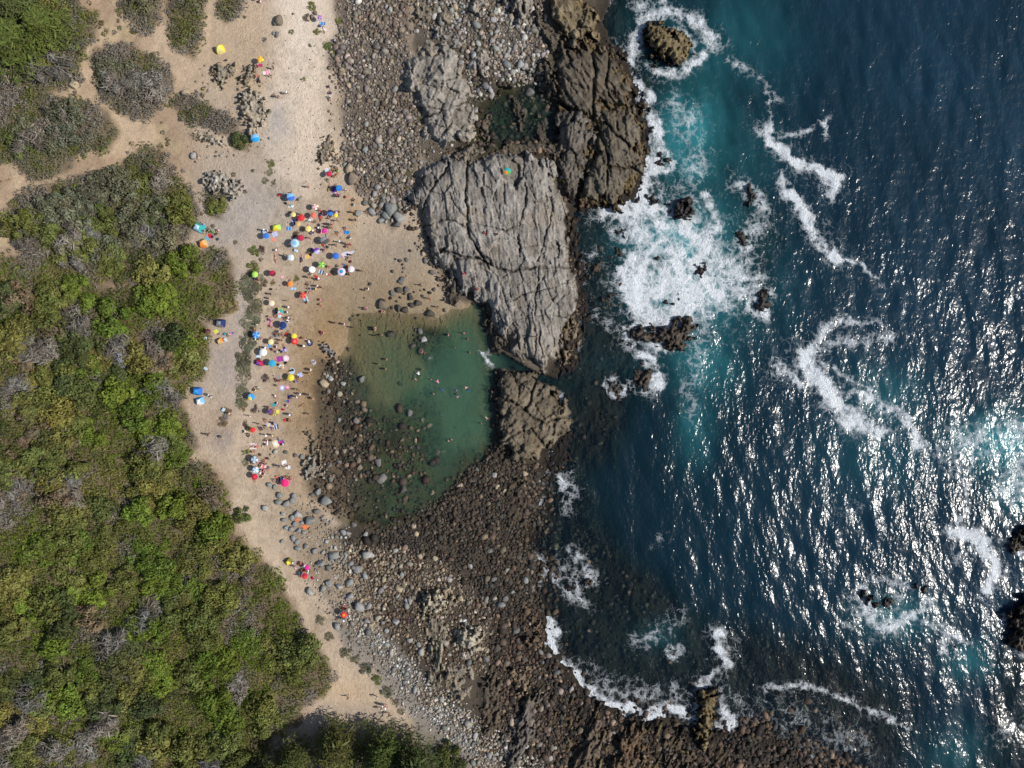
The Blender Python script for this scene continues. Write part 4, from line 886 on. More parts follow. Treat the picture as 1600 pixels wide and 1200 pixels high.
stones('cobbles', [(C_POOLSIDE, 3.8, 1.8, MIX[:2] + DRK, .8), (C_POOLSIDE, 10, 3.2, MIX + DRK, .4), ([(530, 600), (600, 650), (680, 600), (700, 700), (640, 815), (540, 815)], 5, 2.3, WET + DRK + MIX[:1], .6), ([(530, 600), (600, 650), (680, 600), (700, 700), (640, 815), (540, 815)], 14, 4, DRK + MIX[:2], .4), ([(645, 512), (690, 520), (715, 570), (690, 590), (652, 565)], 5, 2.3, WET + DRK, .6),
                  ([(600, 395), (660, 395), (700, 440), (690, 500), (600, 490)], 9, 1.6, DRK + WET, .3), ([(550, 440), (600, 440), (600, 530), (540, 560)], 12, 1.3, DRK + WET, .3)], 'dark wet stones lying in and beside the pool', 3)
stones('cobbles', [(C_BR, 5, 2.8, WET + DRK, .85), (C_BR, 12, 4.5, DRK, .5), (SHELVES[1][0], 8, 3.2, WET + DRK, .5), (SHELVES[0][0], 9, 3.2, WET, .4), (SHELVES[3][0], 5.5, 2.8, WET + DRK, .75), (TIDE, 6, 3, WET + DRK, .6), ([(740, 120), (870, 100), (880, 240), (740, 236)], 7, 3, DRK + WET, .5)], 'dark stones under and at the edge of the sea', 4)
stones('pebbles', [([(440, 790), (500, 770), (560, 880), (620, 1010), (700, 1130), (640, 1110), (560, 1000), (480, 930)], 3.8, 1.1, GRY + MIX, .6), ([(500, 930), (560, 950), (640, 1030), (700, 1120), (650, 1130), (560, 1030)], 3.2, 1.2, GRY + MIX, .7), ([(400, 60), (540, 60), (560, 300), (640, 380), (690, 440), (600, 480), (500, 640), (460, 760), (390, 760), (395, 640), (400, 300)], 9, .55, DRK + BRN, .5), ([(505, 40), (540, 40), (545, 200), (530, 290), (500, 300), (510, 200)], 7, 1.5, MIX, .4), ([(395, 640), (420, 640), (430, 800), (470, 880), (440, 880), (400, 760)], 9, 1.1, MIX, .3), ([(300, 100), (420, 100), (425, 240), (330, 250), (290, 200)], 7, 1.5, MIX + GRY, .3), ([(500, 800), (560, 830), (560, 900), (500, 880)], 5, 2.0, GRY, .6), ([(412, 230), (432, 235), (432, 300), (410, 300)], 6, 1.0, MIX, .3), ([(440, 20), (500, 20), (500, 160), (425, 140)], 14, 1.4, MIX, .25), ([(250, 180), (340, 170), (420, 250), (300, 260)], 9, 1.0, MIX, .3)], 'scattered small pebbles on the sand and paths', 5)
BOBJ = place_boulders()
# ------------------------------------------------------------------ scrub and trees
def leaf_material():
    n = NT('scrub_leaves')
    inf = n.n('ObjectInfo')
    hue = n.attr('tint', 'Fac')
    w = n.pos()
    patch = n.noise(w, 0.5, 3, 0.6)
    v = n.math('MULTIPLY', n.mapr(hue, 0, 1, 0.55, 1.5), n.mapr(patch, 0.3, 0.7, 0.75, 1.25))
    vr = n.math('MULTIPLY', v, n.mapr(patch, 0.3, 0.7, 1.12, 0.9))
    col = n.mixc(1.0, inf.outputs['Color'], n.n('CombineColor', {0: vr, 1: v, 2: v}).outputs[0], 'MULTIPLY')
    d = n.n('BsdfPrincipled', {'Base Color': col, 'Roughness': 0.65, 'Specular IOR Level': 0.2}).outputs[0]
    t = n.n('BsdfTranslucent', {'Color': col}).outputs[0]
    return n.done(n.n('MixShader', {0: 0.22, 1: d, 2: t}).outputs[0])

def flat_material(name, rgb, rough=0.9):
    n = NT(name)
    v = n.mapr(n.noise(n.pos(), 3.0, 4), 0.3, 0.7, 0.75, 1.25)
    col = n.mixc(1.0, (*rgb, 1), n.n('CombineColor', {0: v, 1: v, 2: v}).outputs[0], 'MULTIPLY')
    return n.done(n.bsdf(col, rough))
mat_leaf = leaf_material()
mat_wood = flat_material('grey_branch_wood', (0.19, 0.165, 0.14))
mat_bark = flat_material('brown_bark', (0.11, 0.08, 0.06))

def quads(C, N, size, r, asp=1.7):
    """leaf quads at centres C facing roughly N"""
    n = len(C)
    t = r.normal(size=(n, 3)); t -= (t * N).sum(1)[:, None] * N
    t /= np.linalg.norm(t, axis=1)[:, None] + 1e-9
    b = np.cross(N, t)
    sz = size * np.exp(r.normal(0, .3, n))[:, None]
    V = np.stack([C - t * sz * asp * .5, C - b * sz * .42 , C + t * sz * asp * .5, C + b * sz * .42], 1).reshape(-1, 3)
    return V, np.arange(4 * n).reshape(-1, 4)

def bush_mesh(seed, kind):
    """unit-radius bush, about 0.55 high"""
    r = np.random.RandomState(seed)
    nc = {'leafy': 16, 'open': 11, 'dead': 10, 'mat': 16}[kind]
    Cs, Ns, Ts = [], [], []
    for k in range(nc):
        a = r.uniform(0, 6.283); rr = math.sqrt(r.uniform(0, 1)) * .78
        R = r.uniform(.20, .40)
        c = np.array([rr * math.cos(a), rr * math.sin(a), (.34 if kind != 'mat' else .10) * (1 - .6 * rr) + r.uniform(-.08, .12)])
        m = {'leafy': 150, 'open': 130, 'dead': 90, 'mat': 120}[kind]
        d = r.normal(size=(m, 3)); d[:, 2] = np.abs(d[:, 2]) * 1.0 - .25; d /= np.linalg.norm(d, axis=1)[:, None]
        rad = R * r.uniform(.65, 1.08, m) ** .5
        p = c + d * rad[:, None] * np.array([1, 1, .8 if kind != 'mat' else .3])
        Cs.append(p)
        nn = d + r.normal(0, .55, (m, 3)) + np.array([0, 0, .4]); nn /= np.linalg.norm(nn, axis=1)[:, None]
        Ns.append(nn)
        Ts.append(np.clip(r.normal(.35 + .5 * r.uniform(), .22, m), 0, 1))
    C = np.concatenate(Cs); N = np.concatenate(Ns); T = np.concatenate(Ts)
    C[:, 2] = np.maximum(C[:, 2], .01)
    V, F = quads(C, N, {'leafy': .075, 'open': .062, 'dead': .038, 'mat': .06}[kind], r, {'leafy': 1.5, 'open': 2.0, 'dead': 7.0, 'mat': 1.8}[kind])
    return np_mesh('foliage', V, F, mat_leaf, {'tint': np.repeat(T, 4)})

def tubes(paths, sides=5):
    Vs, Fs, off = [], [], 0
    for pts, rads in paths:
        pts = np.array(pts, float); m = len(pts)
        for i in range(m):
            d = pts[min(i + 1, m - 1)] - pts[max(i - 1, 0)]; d /= np.linalg.norm(d) + 1e-9
            u = np.cross(d, (0.3, 0.2, 1.0) if abs(d[2]) < .9 else (1., 0, 0)); u /= np.linalg.norm(u); v = np.cross(d, u)
            an = np.arange(sides) * 2 * math.pi / sides
            Vs.append(pts[i] + rads[i] * (np.cos(an)[:, None] * u + np.sin(an)[:, None] * v))
        for i in range(m - 1):
            for q in range(sides):
                a = off + i * sides + q; b = off + i * sides + (q + 1) % sides
                Fs.append((a, b, b + sides, a + sides))
        off += m * sides
    return np.concatenate(Vs), np.array(Fs)

def stem_mesh(seed, kind):
    r = np.random.RandomState(seed); P = []
    for k in range({'dead': 26}.get(kind, 9)):
        a = r.uniform(0, 6.283); L = r.uniform(.45, .95 if kind == 'dead' else .8)
        z = r.uniform(.1, .5)
        mid = (L * .5 * math.cos(a) + r.uniform(-.08, .08), L * .5 * math.sin(a) + r.uniform(-.08, .08), z * .7)
        P.append(([(0, 0, -.05), mid, (L * math.cos(a), L * math.sin(a), z)], [.028, .018, .006]))
        if kind == 'dead':
            b = a + r.uniform(-.7, .7)
            P.append(([mid, (mid[0] + .3 * math.cos(b), mid[1] + .3 * math.sin(b), z + .1)], [.014, .005]))
    V, F = tubes(P, 4)
    return np_mesh('branches', V, F, mat_wood)

KINDS = {'leafy': [], 'open': [], 'dead': [], 'mat': []}
for kd, cnt in (('leafy', 7), ('open', 5), ('dead', 4), ('mat', 4)):
    for k in range(cnt):
        KINDS[kd].append((bush_mesh(1000 + 37 * k + hash(kd[0]) % 1 + len(kd) * 11, kd), stem_mesh(1200 + 13 * k + len(kd), kd)))

C_BRIGHT = (0.125, 0.170, 0.026); C_OLIVE = (0.130, 0.146, 0.040); C_DARK = (0.074, 0.090, 0.032); C_GREYG = (0.150, 0.150, 0.092); C_DEAD = (0.205, 0.186, 0.158); C_YEL = (0.185, 0.178, 0.050); C_RUST = (0.170, 0.130, 0.080)
rs = np.random.RandomState(321)
BRI = [(320, 810, 60), (250, 500, 60), (215, 640, 70), (330, 1030, 60), (440, 930, 40), (70, 840, 60), (90, 1100, 70), (180, 480, 50), (150, 930, 50), (100, 600, 45), (300, 440, 30), (440, 1010, 50), (30, 480, 50), (360, 1090, 60), (200, 1000, 80), (60, 980, 70), (390, 990, 60), (250, 880, 60)]
def veg(a, b, r):
    """what grows at this spot: patches follow slow noise, streaked by the wind"""
    A = np.array([a * .80 + b * .6], float); B = np.array([b * .80 - a * .6], float)
    dn = float(fbm(A / 26, B / 70, 181, 4)[0]); hn = float(fbm(A / 60, B / 95, 183, 3)[0]); yn = float(fbm(A / 30, B / 50, 185, 3)[0])
    upper = b < 400
    bright = max(math.exp(-(((a - bx) / br) ** 2 + ((b - by) / br) ** 2)) for bx, by, br in BRI)
    u = r.uniform()
    if dn + r.normal(0, .05) > (.565 if upper else .635) + .10 * bright: return 'dead', C_DEAD, 'grey twiggy'
    if r.uniform() < bright * .75 * (hn > .36): return 'leafy', C_BRIGHT, 'bright green'
    if upper and u < .62: return 'open', C_GREYG, 'grey green'
    if yn > .63: return 'leafy', C_YEL, 'yellow green'
    if yn < .33 and u < .5: return 'open', C_RUST, 'rusty brown'
    if hn < .45 and u < .7: return 'leafy', C_DARK, 'dark green'
    return ('leafy' if r.uniform() < .7 else 'open'), C_OLIVE, 'olive green'
def scrub_points():
    out = []
    for i, poly in enumerate(SCRUB):
        xs = [p[0] for p in poly]; ys = [p[1] for p in poly]
        x0, x1 = max(min(xs), -50), min(max(xs), 560); y0, y1 = max(min(ys), -50), min(max(ys), 1250)
        cell = 22 if i == 0 else 18
        A, B = np.meshgrid(np.arange(x0, x1, cell), np.arange(y0, y1, cell))
        A = A.ravel() + rs.uniform(-.5, .5, A.size) * cell; B = B.ravel() + rs.uniform(-.5, .5, B.size) * cell
        d = sdf(poly, A, B)
        for a, b, dd in zip(A, B, d):
            if dd < 2: continue
            rad = min(rs.uniform(14, 25), max(8, dd * 1.3))
            out.append([a, b, rad, *veg(a, b, rs)])
    return out
pts = scrub_points()
pts.sort(key=lambda t: -t[2] * (1.0 if -10 < t[0] and -10 < t[1] < 1210 else 0.2))
FIX = [(190, 550, 22, 'dead', (0.26, 0.245, 0.235), 'silver grey', 1.2), (394, 435, 19, 'mat', C_GREYG, 'grey green', .5), (392, 452, 18, 'mat', C_GREYG, 'grey green', .5), (391, 478, 18, 'mat', C_GREYG, 'grey green', .5), (391, 500, 17, 'mat', C_GREYG, 'grey green', .5), (386, 532, 16, 'mat', C_GREYG, 'grey green', .5), (382, 560, 15, 'mat', C_GREYG, 'grey green', .5), (381, 580, 14, 'mat', C_GREYG, 'grey green', .5), (376, 606, 13, 'mat', C_GREYG, 'grey green', .5), (377, 626, 12, 'mat', C_GREYG, 'grey green', .5), (379, 636, 7, 'mat', C_RUST, 'brownish', .5),
       (397, 392, 9, 'mat', C_OLIVE, 'olive', .5), (410, 390, 7, 'dead', (0.12, .085, .08), 'purplish', .6), (395, 417, 9, 'open', C_OLIVE, 'olive', .5), (463, 366, 7, 'dead', (0.12, .085, .07), 'dark brown', .5), (412, 441, 7, 'mat', C_RUST, 'brown', .4), (425, 441, 5, 'mat', C_RUST, 'brown', .4), (460, 434, 7, 'mat', C_YEL, 'faded', .3), (423, 255, 7, 'mat', C_OLIVE, 'olive', .4), (421, 268, 6, 'mat', C_GREYG, 'greyish', .4), (414, 282, 6, 'mat', C_GREYG, 'greyish', .4), (427, 284, 5, 'mat', C_GREYG, 'greyish', .4), (398, 638, 7, 'dead', (0.13, .1, .09), 'purplish', .5), (384, 663, 6, 'dead', (0.13, .1, .09), 'purplish', .5), (382, 722, 7, 'mat', C_GREYG, 'greyish', .4), (380, 805, 14, 'leafy', C_OLIVE, 'olive', .8), (384, 795, 6, 'open', C_DARK, 'dark', .8), (414, 590, 8, 'dead', (.12, .09, .08), 'dark twiggy', .5),
       (571, 1045, 10, 'open', C_GREYG, 'grey green', .5), (591, 1062, 9, 'open', C_OLIVE, 'olive', .5), (604, 1081, 9, 'open', C_GREYG, 'grey green', .6), (617, 1097, 7, 'mat', C_RUST, 'brown', .5), (627, 1112, 6, 'mat', C_RUST, 'brown', .4), (500, 970, 8, 'mat', C_GREYG, 'greyish', .4), (514, 995, 8, 'mat', C_GREYG, 'greyish', .4), (540, 1020, 9, 'mat', C_GREYG, 'greyish', .4), (556, 1030, 8, 'mat', C_GREYG, 'greyish', .4), (474, 125, 5, 'mat', C_OLIVE, 'olive', .4), (487, 10, 8, 'mat', C_OLIVE, 'olive', .4), (480, 28, 7, 'mat', C_RUST, 'brown', .4), (496, 50, 6, 'mat', C_YEL, 'yellowish', .4), (512, 72, 8, 'open', C_OLIVE, 'olive', .4), (530, 32, 7, 'open', C_OLIVE, 'olive', .4), (340, 320, 17, 'leafy', C_OLIVE, 'olive', .9), (376, 221, 13, 'leafy', C_DARK, 'dark green', .9), (360, 480, 13, 'open', (0.26, .205, .10), 'straw yellow', .6), (344, 476, 13, 'open', (0.26, .205, .10), 'straw yellow', .6), (325, 475, 12, 'open', (0.26, .205, .10), 'straw yellow', .6), (350, 464, 11, 'open', (0.24, .19, .10), 'straw yellow', .6), (355, 644, 8, 'mat', C_RUST, 'brown', .4), (352, 652, 7, 'dead', C_DEAD, 'grey', .4), (345, 660, 9, 'mat', C_RUST, 'brown', .3), (500, 1150, 12, 'dead', C_DEAD, 'grey', .6), (462, 1125, 14, 'open', C_RUST, 'brown', .6), (440, 1140, 12, 'open', C_OLIVE, 'olive', .7), (702, 1172, 17, 'leafy', C_OLIVE, 'olive', 1.3), (716, 1195, 15, 'leafy', C_DARK, 'dark green', 1.2), (694, 1195, 12, 'leafy', C_OLIVE, 'olive', 1.2), (520, 80, 6, 'open', C_OLIVE, 'olive', .4), (455, 50, 5, 'mat', C_OLIVE, 'olive', .3), (518, 232, 5, 'mat', C_YEL, 'yellowish', .4), (500, 246, 5, 'mat', C_YEL, 'yellowish', .4)]
SHRUBS = []
def shrub(x, y, rad, kd, c, word, hf=1.0, r=rs):
    z = float(sample(GZ, x, y)) - .03
    s = rad / 8
    root = empty('shrub', P2W(x, y, z), r.uniform(0, 6.28))
    k = r.randint(len(KINDS[kd]))
    fm, st = KINDS[kd][k]
    vj = r.uniform(.8, 1.22); hj = r.uniform(-.08, .08)
    col = [c[0] * vj * (1 + hj), c[1] * vj, c[2] * vj * (1 - hj)]
    sc = (s * r.uniform(.92, 1.18), s * r.uniform(.92, 1.18), s * hf * r.uniform(.9, 1.9))
    f = bpy.data.objects.new('foliage', fm); f.color = (*col, 1); f.scale = sc; link(f, root)
    b = bpy.data.objects.new('branches', st); b.scale = sc; link(b, root)
    SHRUBS.append((root, x, y, rad, word))
for x, y, rad, kd, c, w, hf in FIX:
    shrub(x, y, rad, kd, c, w, hf)
NIND = 300 - len(FIX)
for a, b, rad, kd, c, w in pts[:NIND]:
    shrub(a, b, rad * 1.12, kd, c, w)

# the rest of the scrub, too dense to count: joined, two tones of leaf each with its own colour
def scrub_mass():
    r = np.random.RandomState(99)
    Vs, Fs, Ts, Cs, off = [], [], [], [], 0
    spots = [(a, b, rad, c) for a, b, rad, kd, c, w in pts[NIND:]]
    for i, poly in enumerate(SCRUB):                                 # undergrowth between the shrubs
        xs = [p[0] for p in poly]; ys = [p[1] for p in poly]
        x0, x1 = max(min(xs), -50), min(max(xs), 560); y0, y1 = max(min(ys), -50), min(max(ys), 1250)
        A, B = np.meshgrid(np.arange(x0, x1, 9.5), np.arange(y0, y1, 9.5))
        A = A.ravel() + r.uniform(-.5, .5, A.size) * 10; B = B.ravel() + r.uniform(-.5, .5, B.size) * 10
        d = sdf(poly, A, B) + 16 * (fbm(A / 18, B / 18, 188) - .5)
        hole = fbm(A / 24, B / 24, 189)
        for a, b, dd, ho in zip(A, B, d, hole):
            if dd > -3 and r.uniform() < .95 and ho < .68:
                spots.append((a, b, r.uniform(5, 11), veg(a, b, r)[1]))
    for k in range(620):                                             # tufts on the bare soil
        a, b = r.uniform(-20, 425), r.uniform(-20, 420)
        if float(fbm(np.array([a / 40]), np.array([b / 40]), 190)[0]) > .47 and (a < 330 or r.uniform() < .25):
            spots.append((a, b, r.uniform(1.5, 4.5), [C_GREYG, C_DEAD, C_RUST, C_OLIVE, (.24, .19, .11)][r.randint(5)]))
    for a, b, rad, c in spots:
        s = rad / 8
        m = int(30 + 26 * s * s)
        z = float(sample(GZ, a, b))
        d = r.normal(size=(m, 3)); d[:, 2] = np.abs(d[:, 2]); d /= np.linalg.norm(d, axis=1)[:, None]
        lump = 1 + .25 * np.sin(d[:, 0] * 5 + a) * np.sin(d[:, 1] * 5 + b)
        k = (1 - z / CAM_H) / 8
        p = d * (s * lump * r.uniform(.75, 1, m))[:, None] * np.array([1, 1, .75]) + np.array([(a - 800) * k, (600 - b) * k, z])
        nn = d + r.normal(0, .5, (m, 3)) + np.array([0, 0, .5]); nn /= np.linalg.norm(nn, axis=1)[:, None]
        V, F = quads(p, nn, .17, r, 1.8)
        Vs.append(V); Fs.append(F + off); off += len(V)
        Cs.append(np.repeat(np.array(c) * r.uniform(.6, 1.4, (m, 1)), 4, 0))
    V = np.concatenate(Vs); F = np.concatenate(Fs); C = np.concatenate(Cs)
    n = NT('undergrowth_leaves')
    col = n.attr('col')
    m = n.done(n.n('MixShader', {0: .2, 1: n.n('BsdfDiffuse', {'Color': col}).outputs[0], 2: n.n('BsdfTranslucent', {'Color': col}).outputs[0]}).outputs[0])
    o = link(bpy.data.objects.new('undergrowth', np_mesh('undergrowth', V, F, m, {'col': C})))
    tag(o, 'low mixed undergrowth filling the gaps between the shrubs on the hillside', 'undergrowth', kind='stuff')
    print('undergrowth quads', len(F))
scrub_mass()

# conifers
def conifer_meshes(seed):
    """tree of height 1, crown radius about .42; open layered boughs with needle sprays"""
    r = np.random.RandomState(seed)
    limbs, C, N, T = [], [], [], []
    nb = 84
    for k in range(nb):
        t = k / nb
        z0 = .22 + .72 * t
        L = (.50 * (1 - t) ** .8 + .06) * r.uniform(.75, 1.15)
        a = k * 2.399 + r.uniform(-.3, .3)
        dr = np.array([math.cos(a), math.sin(a), 0])
        tip = dr * L + np.array([0, 0, z0 + .05 - L * .12])
        mid = dr * L * .5 + np.array([0, 0, z0 + .06])
        limbs.append(([(0, 0, z0), mid, tip], [.012 * (1 - t) + .004, .007 * (1 - t) + .003, .002]))
        for q in range(44):
            u = r.uniform(.25, 1.05)
            base = dr * L * u + np.array([0, 0, z0 + .07 * math.sin(u * 2.6) - L * .1 * u * u])
            side = np.array([-dr[1], dr[0], 0]) * r.normal(0, .075) * (1.4 - u * .6)
            C.append(base + side + r.normal(0, .012, 3) - np.array([0, 0, abs(side).sum() * .25]))
            nn = np.array([0, 0, 1.]) + r.normal(0, .5, 3); N.append(nn / np.linalg.norm(nn))
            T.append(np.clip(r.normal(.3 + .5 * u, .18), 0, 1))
    C = np.array(C); N = np.array(N)
    V, F = quads(C, N, .022, r, 3.4)
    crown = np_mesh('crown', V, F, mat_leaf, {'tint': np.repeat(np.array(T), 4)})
    V, F = tubes([([(0, 0, -.03), (.01, 0, .4), (0, .01, .75), (0, 0, .97)], [.03, .022, .012, .003])], 8)
    trunk = np_mesh('trunk', V, F, mat_bark)
    V, F = tubes(limbs, 4)
    return trunk, np_mesh('limbs', V, F, mat_bark), crown
CON = [conifer_meshes(1500 + 7 * k) for k in range(3)]
def conifer(x, y, h, wid, col, label, k, group='conifers at the edges of the hillside'):
    z = float(sample(GZ, x, y)) if -150 < x < 1750 and -130 < y < 1330 else 2.0
    root = empty('conifer_tree', P2W(x, y, z), 1.3 * k)
    tr, lm, cr = CON[k % 3]
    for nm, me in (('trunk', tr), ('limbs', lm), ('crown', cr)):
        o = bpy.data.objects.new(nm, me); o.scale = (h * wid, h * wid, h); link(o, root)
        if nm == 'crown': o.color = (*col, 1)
    tag(root, label, 'tree', group)
conifer(88, 58, 8.0, 1.4, (0.105, 0.130, 0.030), 'spreading green conifer at the top left, right hand crown of the clump', 0)
conifer(40, 84, 8.5, 1.5, (0.095, 0.120, 0.028), 'spreading green conifer at the top left, lower crown of the clump', 1)
conifer(46, 22, 7.0, 1.5, (0.100, 0.120, 0.040), 'spreading green conifer at the top left, uppermost crown of the clump', 2)
conifer(-20, 40, 8.0, 1.2, (0.095, 0.120, 0.030), 'green conifer cut by the left edge of the picture', 0)
conifer(535, 1152, 10.0, 1.0, (0.082, 0.088, 0.024), 'feathery olive conifer on the bottom edge, largest of its row', 1)
conifer(604, 1160, 10.5, .95, (0.066, 0.090, 0.020), 'green conifer on the bottom edge right of the feathery one', 2)
conifer(470, 1168, 8.5, .95, (0.07, 0.082, 0.022), 'dark conifer on the bottom edge left of the feathery one', 0)
conifer(652, 1172, 12.0, .85, (0.05, 0.07, 0.02), 'tall dark conifer on the bottom edge nearest the bottom cobbles', 1)
conifer(432, 1200, 9.0, 1.0, (0.06, 0.075, 0.02), 'dark conifer half cut off at the bottom, leftmost of its row', 2)
conifer(575, 1215, 13.0, .9, (0.05, 0.07, 0.02), 'shaded dark conifer behind the feathery one at the bottom', 0)
conifer(700, 1232, 14.0, .85, (0.05, 0.07, 0.02), 'dark conifer mostly below the bottom edge, rightmost of its row', 1)
# ------------------------------------------------------------------ people
def build_person(pose):
    J = {}
    def sym(n, x, y, z): J['l' + n] = (-x, y, z); J['r' + n] = (x, y, z)
    if pose in ('stand', 'walk'):
        J.update(pelvis=(0, 0, .93), belly=(0, .01, 1.10), chest=(0, 0, 1.29), neck=(0, 0, 1.45), head=(0, .015, 1.54), crown=(0, .01, 1.64), nose=(0, .125, 1.57))
        sym('sho', .165, 0, 1.385); sym('elb', .235, -.01, 1.12); sym('wri', .25, .07, .90); sym('hip', .085, 0, .88); sym('kne', .095, .02, .48); sym('ank', .10, -.02, .08); sym('toe', .115, .13, .035)
        if pose == 'walk':
            J.update(lkne=(-.09, .17, .50), lank=(-.09, .22, .11), ltoe=(-.1, .37, .05), rkne=(.09, .02, .47), rank=(.09, -.24, .14), rtoe=(.1, -.13, .04), lelb=(-.24, -.12, 1.14), lwri=(-.23, -.12, .92), relb=(.24, .10, 1.13), rwri=(.21, .26, .98))
    elif pose == 'sit':
        J.update(pelvis=(0, 0, .12), belly=(0, -.05, .30), chest=(0, -.04, .50), neck=(0, 0, .66), head=(0, .03, .75), crown=(0, .04, .85), nose=(0, .15, .77))
        sym('sho', .165, -.02, .60); sym('elb', .25, .10, .36); sym('wri', .16, .31, .41); sym('hip', .09, .05, .12); sym('kne', .14, .40, .42); sym('ank', .13, .62, .08); sym('toe', .14, .77, .04)
    elif pose == 'lie':
        J.update(pelvis=(0, 0, .115), belly=(0, .17, .115), chest=(0, .37, .13), neck=(0, .53, .12), head=(0, .62, .12), crown=(0, .72, .12), nose=(0, .64, .235))
        sym('sho', .165, .46, .115); sym('elb', .30, .22, .06); sym('wri', .33, .0, .06); sym('hip', .085, -.05, .11); sym('kne', .11, -.45, .13); sym('ank', .13, -.84, .06); sym('toe', .16, -.88, .19)
    else:                                                       # swim
        J.update(pelvis=(0, 0, -.06), belly=(0, .17, -.02), chest=(0, .36, .0), neck=(0, .51, .05), head=(0, .59, .09), crown=(0, .66, .15), nose=(0, .70, .05))
        sym('sho', .17, .44, .0); sym('elb', .32, .62, -.06); sym('wri', .25, .82, -.04); sym('hip', .085, -.05, -.08); sym('kne', .13, -.42, -.14); sym('ank', .16, -.80, -.12); sym('toe', .18, -.95, -.14)
    R = dict(pelvis=.135, belly=.118, chest=.135, neck=.055, head=.082, crown=.086, nose=.016, sho=.062, elb=.043, wri=.030, hip=.088, kne=.060, ank=.042, toe=.036)
    E = [('pelvis', 'belly'), ('belly', 'chest'), ('chest', 'neck'), ('neck', 'head'), ('head', 'crown'), ('head', 'nose')]
    for s in 'lr':
        E += [('chest', s + 'sho'), (s + 'sho', s + 'elb'), (s + 'elb', s + 'wri'), ('pelvis', s + 'hip'), (s + 'hip', s + 'kne'), (s + 'kne', s + 'ank'), (s + 'ank', s + 'toe')]
        w = Vector(J[s + 'wri']); d = (w - Vector(J[s + 'elb'])).normalized(); side = Vector((1 if s == 'l' else -1, 0, 0)); side = (side - d * side.dot(d)).normalized()
        fwd = side.cross(d)
        J[s + 'palm'] = tuple(w + d * .055); R['palm'] = .030; E.append((s + 'wri', s + 'palm'))
        for k, (off, L) in enumerate([(-.026, .055), (-.009, .068), (.009, .064), (.026, .048)]):
            b0 = w + d * .085 + fwd * off; t0 = b0 + d * L + side * .018
            J[f'{s}f{k}a'] = tuple(b0); J[f'{s}f{k}b'] = tuple(t0); R[f'f{k}a'] = .010; R[f'f{k}b'] = .008
            E += [(s + 'palm', f'{s}f{k}a'), (f'{s}f{k}a', f'{s}f{k}b')]
        J[s + 'tha'] = tuple(w + d * .05 + fwd * .04); J[s + 'thb'] = tuple(w + d * .09 + fwd * .055 + side * .012); R['tha'] = .011; R['thb'] = .009
        E += [(s + 'palm', s + 'tha'), (s + 'tha', s + 'thb')]
    names = list(J)
    def rad(n): return R[n] if n in R else R[n[1:]]
    me = bpy.data.meshes.new('skeleton')
    me.from_pydata([J[n] for n in names], [(names.index(a), names.index(b)) for a, b in E], [])
    ob = bpy.data.objects.new('skeleton', me); COL.objects.link(ob)
    md = ob.modifiers.new('skin', 'SKIN'); md.use_smooth_shade = True
    sv = me.skin_vertices[0].data
    for i, n in enumerate(names):
        q = rad(n); sv[i].radius = (q * (1.12 if n in ('chest', 'pelvis', 'belly') else 1), q * (.85 if n in ('chest', 'belly') else 1)); sv[i].use_root = (n == 'pelvis')
    ss = ob.modifiers.new('sub', 'SUBSURF'); ss.levels = 1; ss.render_levels = 1
    dg = bpy.context.evaluated_depsgraph_get()
    ev = ob.evaluated_get(dg)
    em = ev.to_mesh()
    V = np.array([v.co[:] for v in em.vertices]); N = np.array([v.normal[:] for v in em.vertices]); F = [list(p.vertices) for p in em.polygons]
    ev.to_mesh_clear()
    bpy.data.objects.remove(ob)
    segs = [(a, b, np.array(J[a]), np.array(J[b])) for a, b in E]
    def seg_of(p):
        best = (9, '', 0)
        for a, b, A, B in segs:
            ab = B - A; t = min(1, max(0, (p - A) @ ab / (ab @ ab + 1e-9)))
            dd = np.linalg.norm(p - A - t * ab) - .6 * (rad(a) * (1 - t) + rad(b) * t)
            if dd < best[0]: best = (dd, a.lstrip('lr') + '-' + b.lstrip('lr') if a not in ('pelvis', 'belly', 'chest', 'neck', 'head') else a + '-' + (b if b in J and b in ('belly', 'chest', 'neck', 'head', 'crown', 'nose') else b[1:]), t)
        return best
    cent = [V[f].mean(0) for f in F]
    lab = [seg_of(c) for c in cent]
    hc = (np.array(J['head']) + np.array(J['crown'])) / 2
    up = np.array(J['crown']) - np.array(J['head']); up /= np.linalg.norm(up)
    fr = np.array(J['nose']) - np.array(J['head']); fr -= up * (fr @ up); fr /= np.linalg.norm(fr)
    def pick(fn, off):
        fs = [f for f, c, l in zip(F, cent, lab) if fn(c, l[1], l[2])]
        used = sorted({i for f in fs for i in f}); mp = {u: k for k, u in enumerate(used)}
        m = bpy.data.meshes.new('garment'); m.from_pydata([tuple(V[u] + N[u] * off) for u in used], [], [[mp[i] for i in f] for f in fs])
        m.polygons.foreach_set('use_smooth', [True] * len(m.polygons)); m.materials.append(None); return m
    body = bpy.data.meshes.new('person'); body.from_pydata([tuple(v) for v in V], [], F); body.polygons.foreach_set('use_smooth', [True] * len(F)); body.materials.append(None)
    torso = ('belly-chest', 'chest-neck', 'chest-sho')
    return dict(body=body,
                hair=pick(lambda c, l, t: l in ('head-crown', 'neck-head', 'head-nose') and ((c - hc) @ up > -.02) and ((c - hc) @ fr < .045 or (c - hc) @ up > .05), .016),
                shirt=pick(lambda c, l, t: l in torso or l == 'pelvis-belly' and t > .25 or l == 'sho-elb' and t < .75, .016),
                bikini=pick(lambda c, l, t: l in ('belly-chest',) and t > .55 or l == 'chest-neck' and t < .25, .010),
                shorts=pick(lambda c, l, t: l in ('pelvis-hip',) or l == 'pelvis-belly' and t < .4 or l == 'hip-kne' and t < .7, .018),
                briefs=pick(lambda c, l, t: l in ('pelvis-hip',) or l == 'pelvis-belly' and t < .3, .010),
                crown=J['crown'], pose=pose)
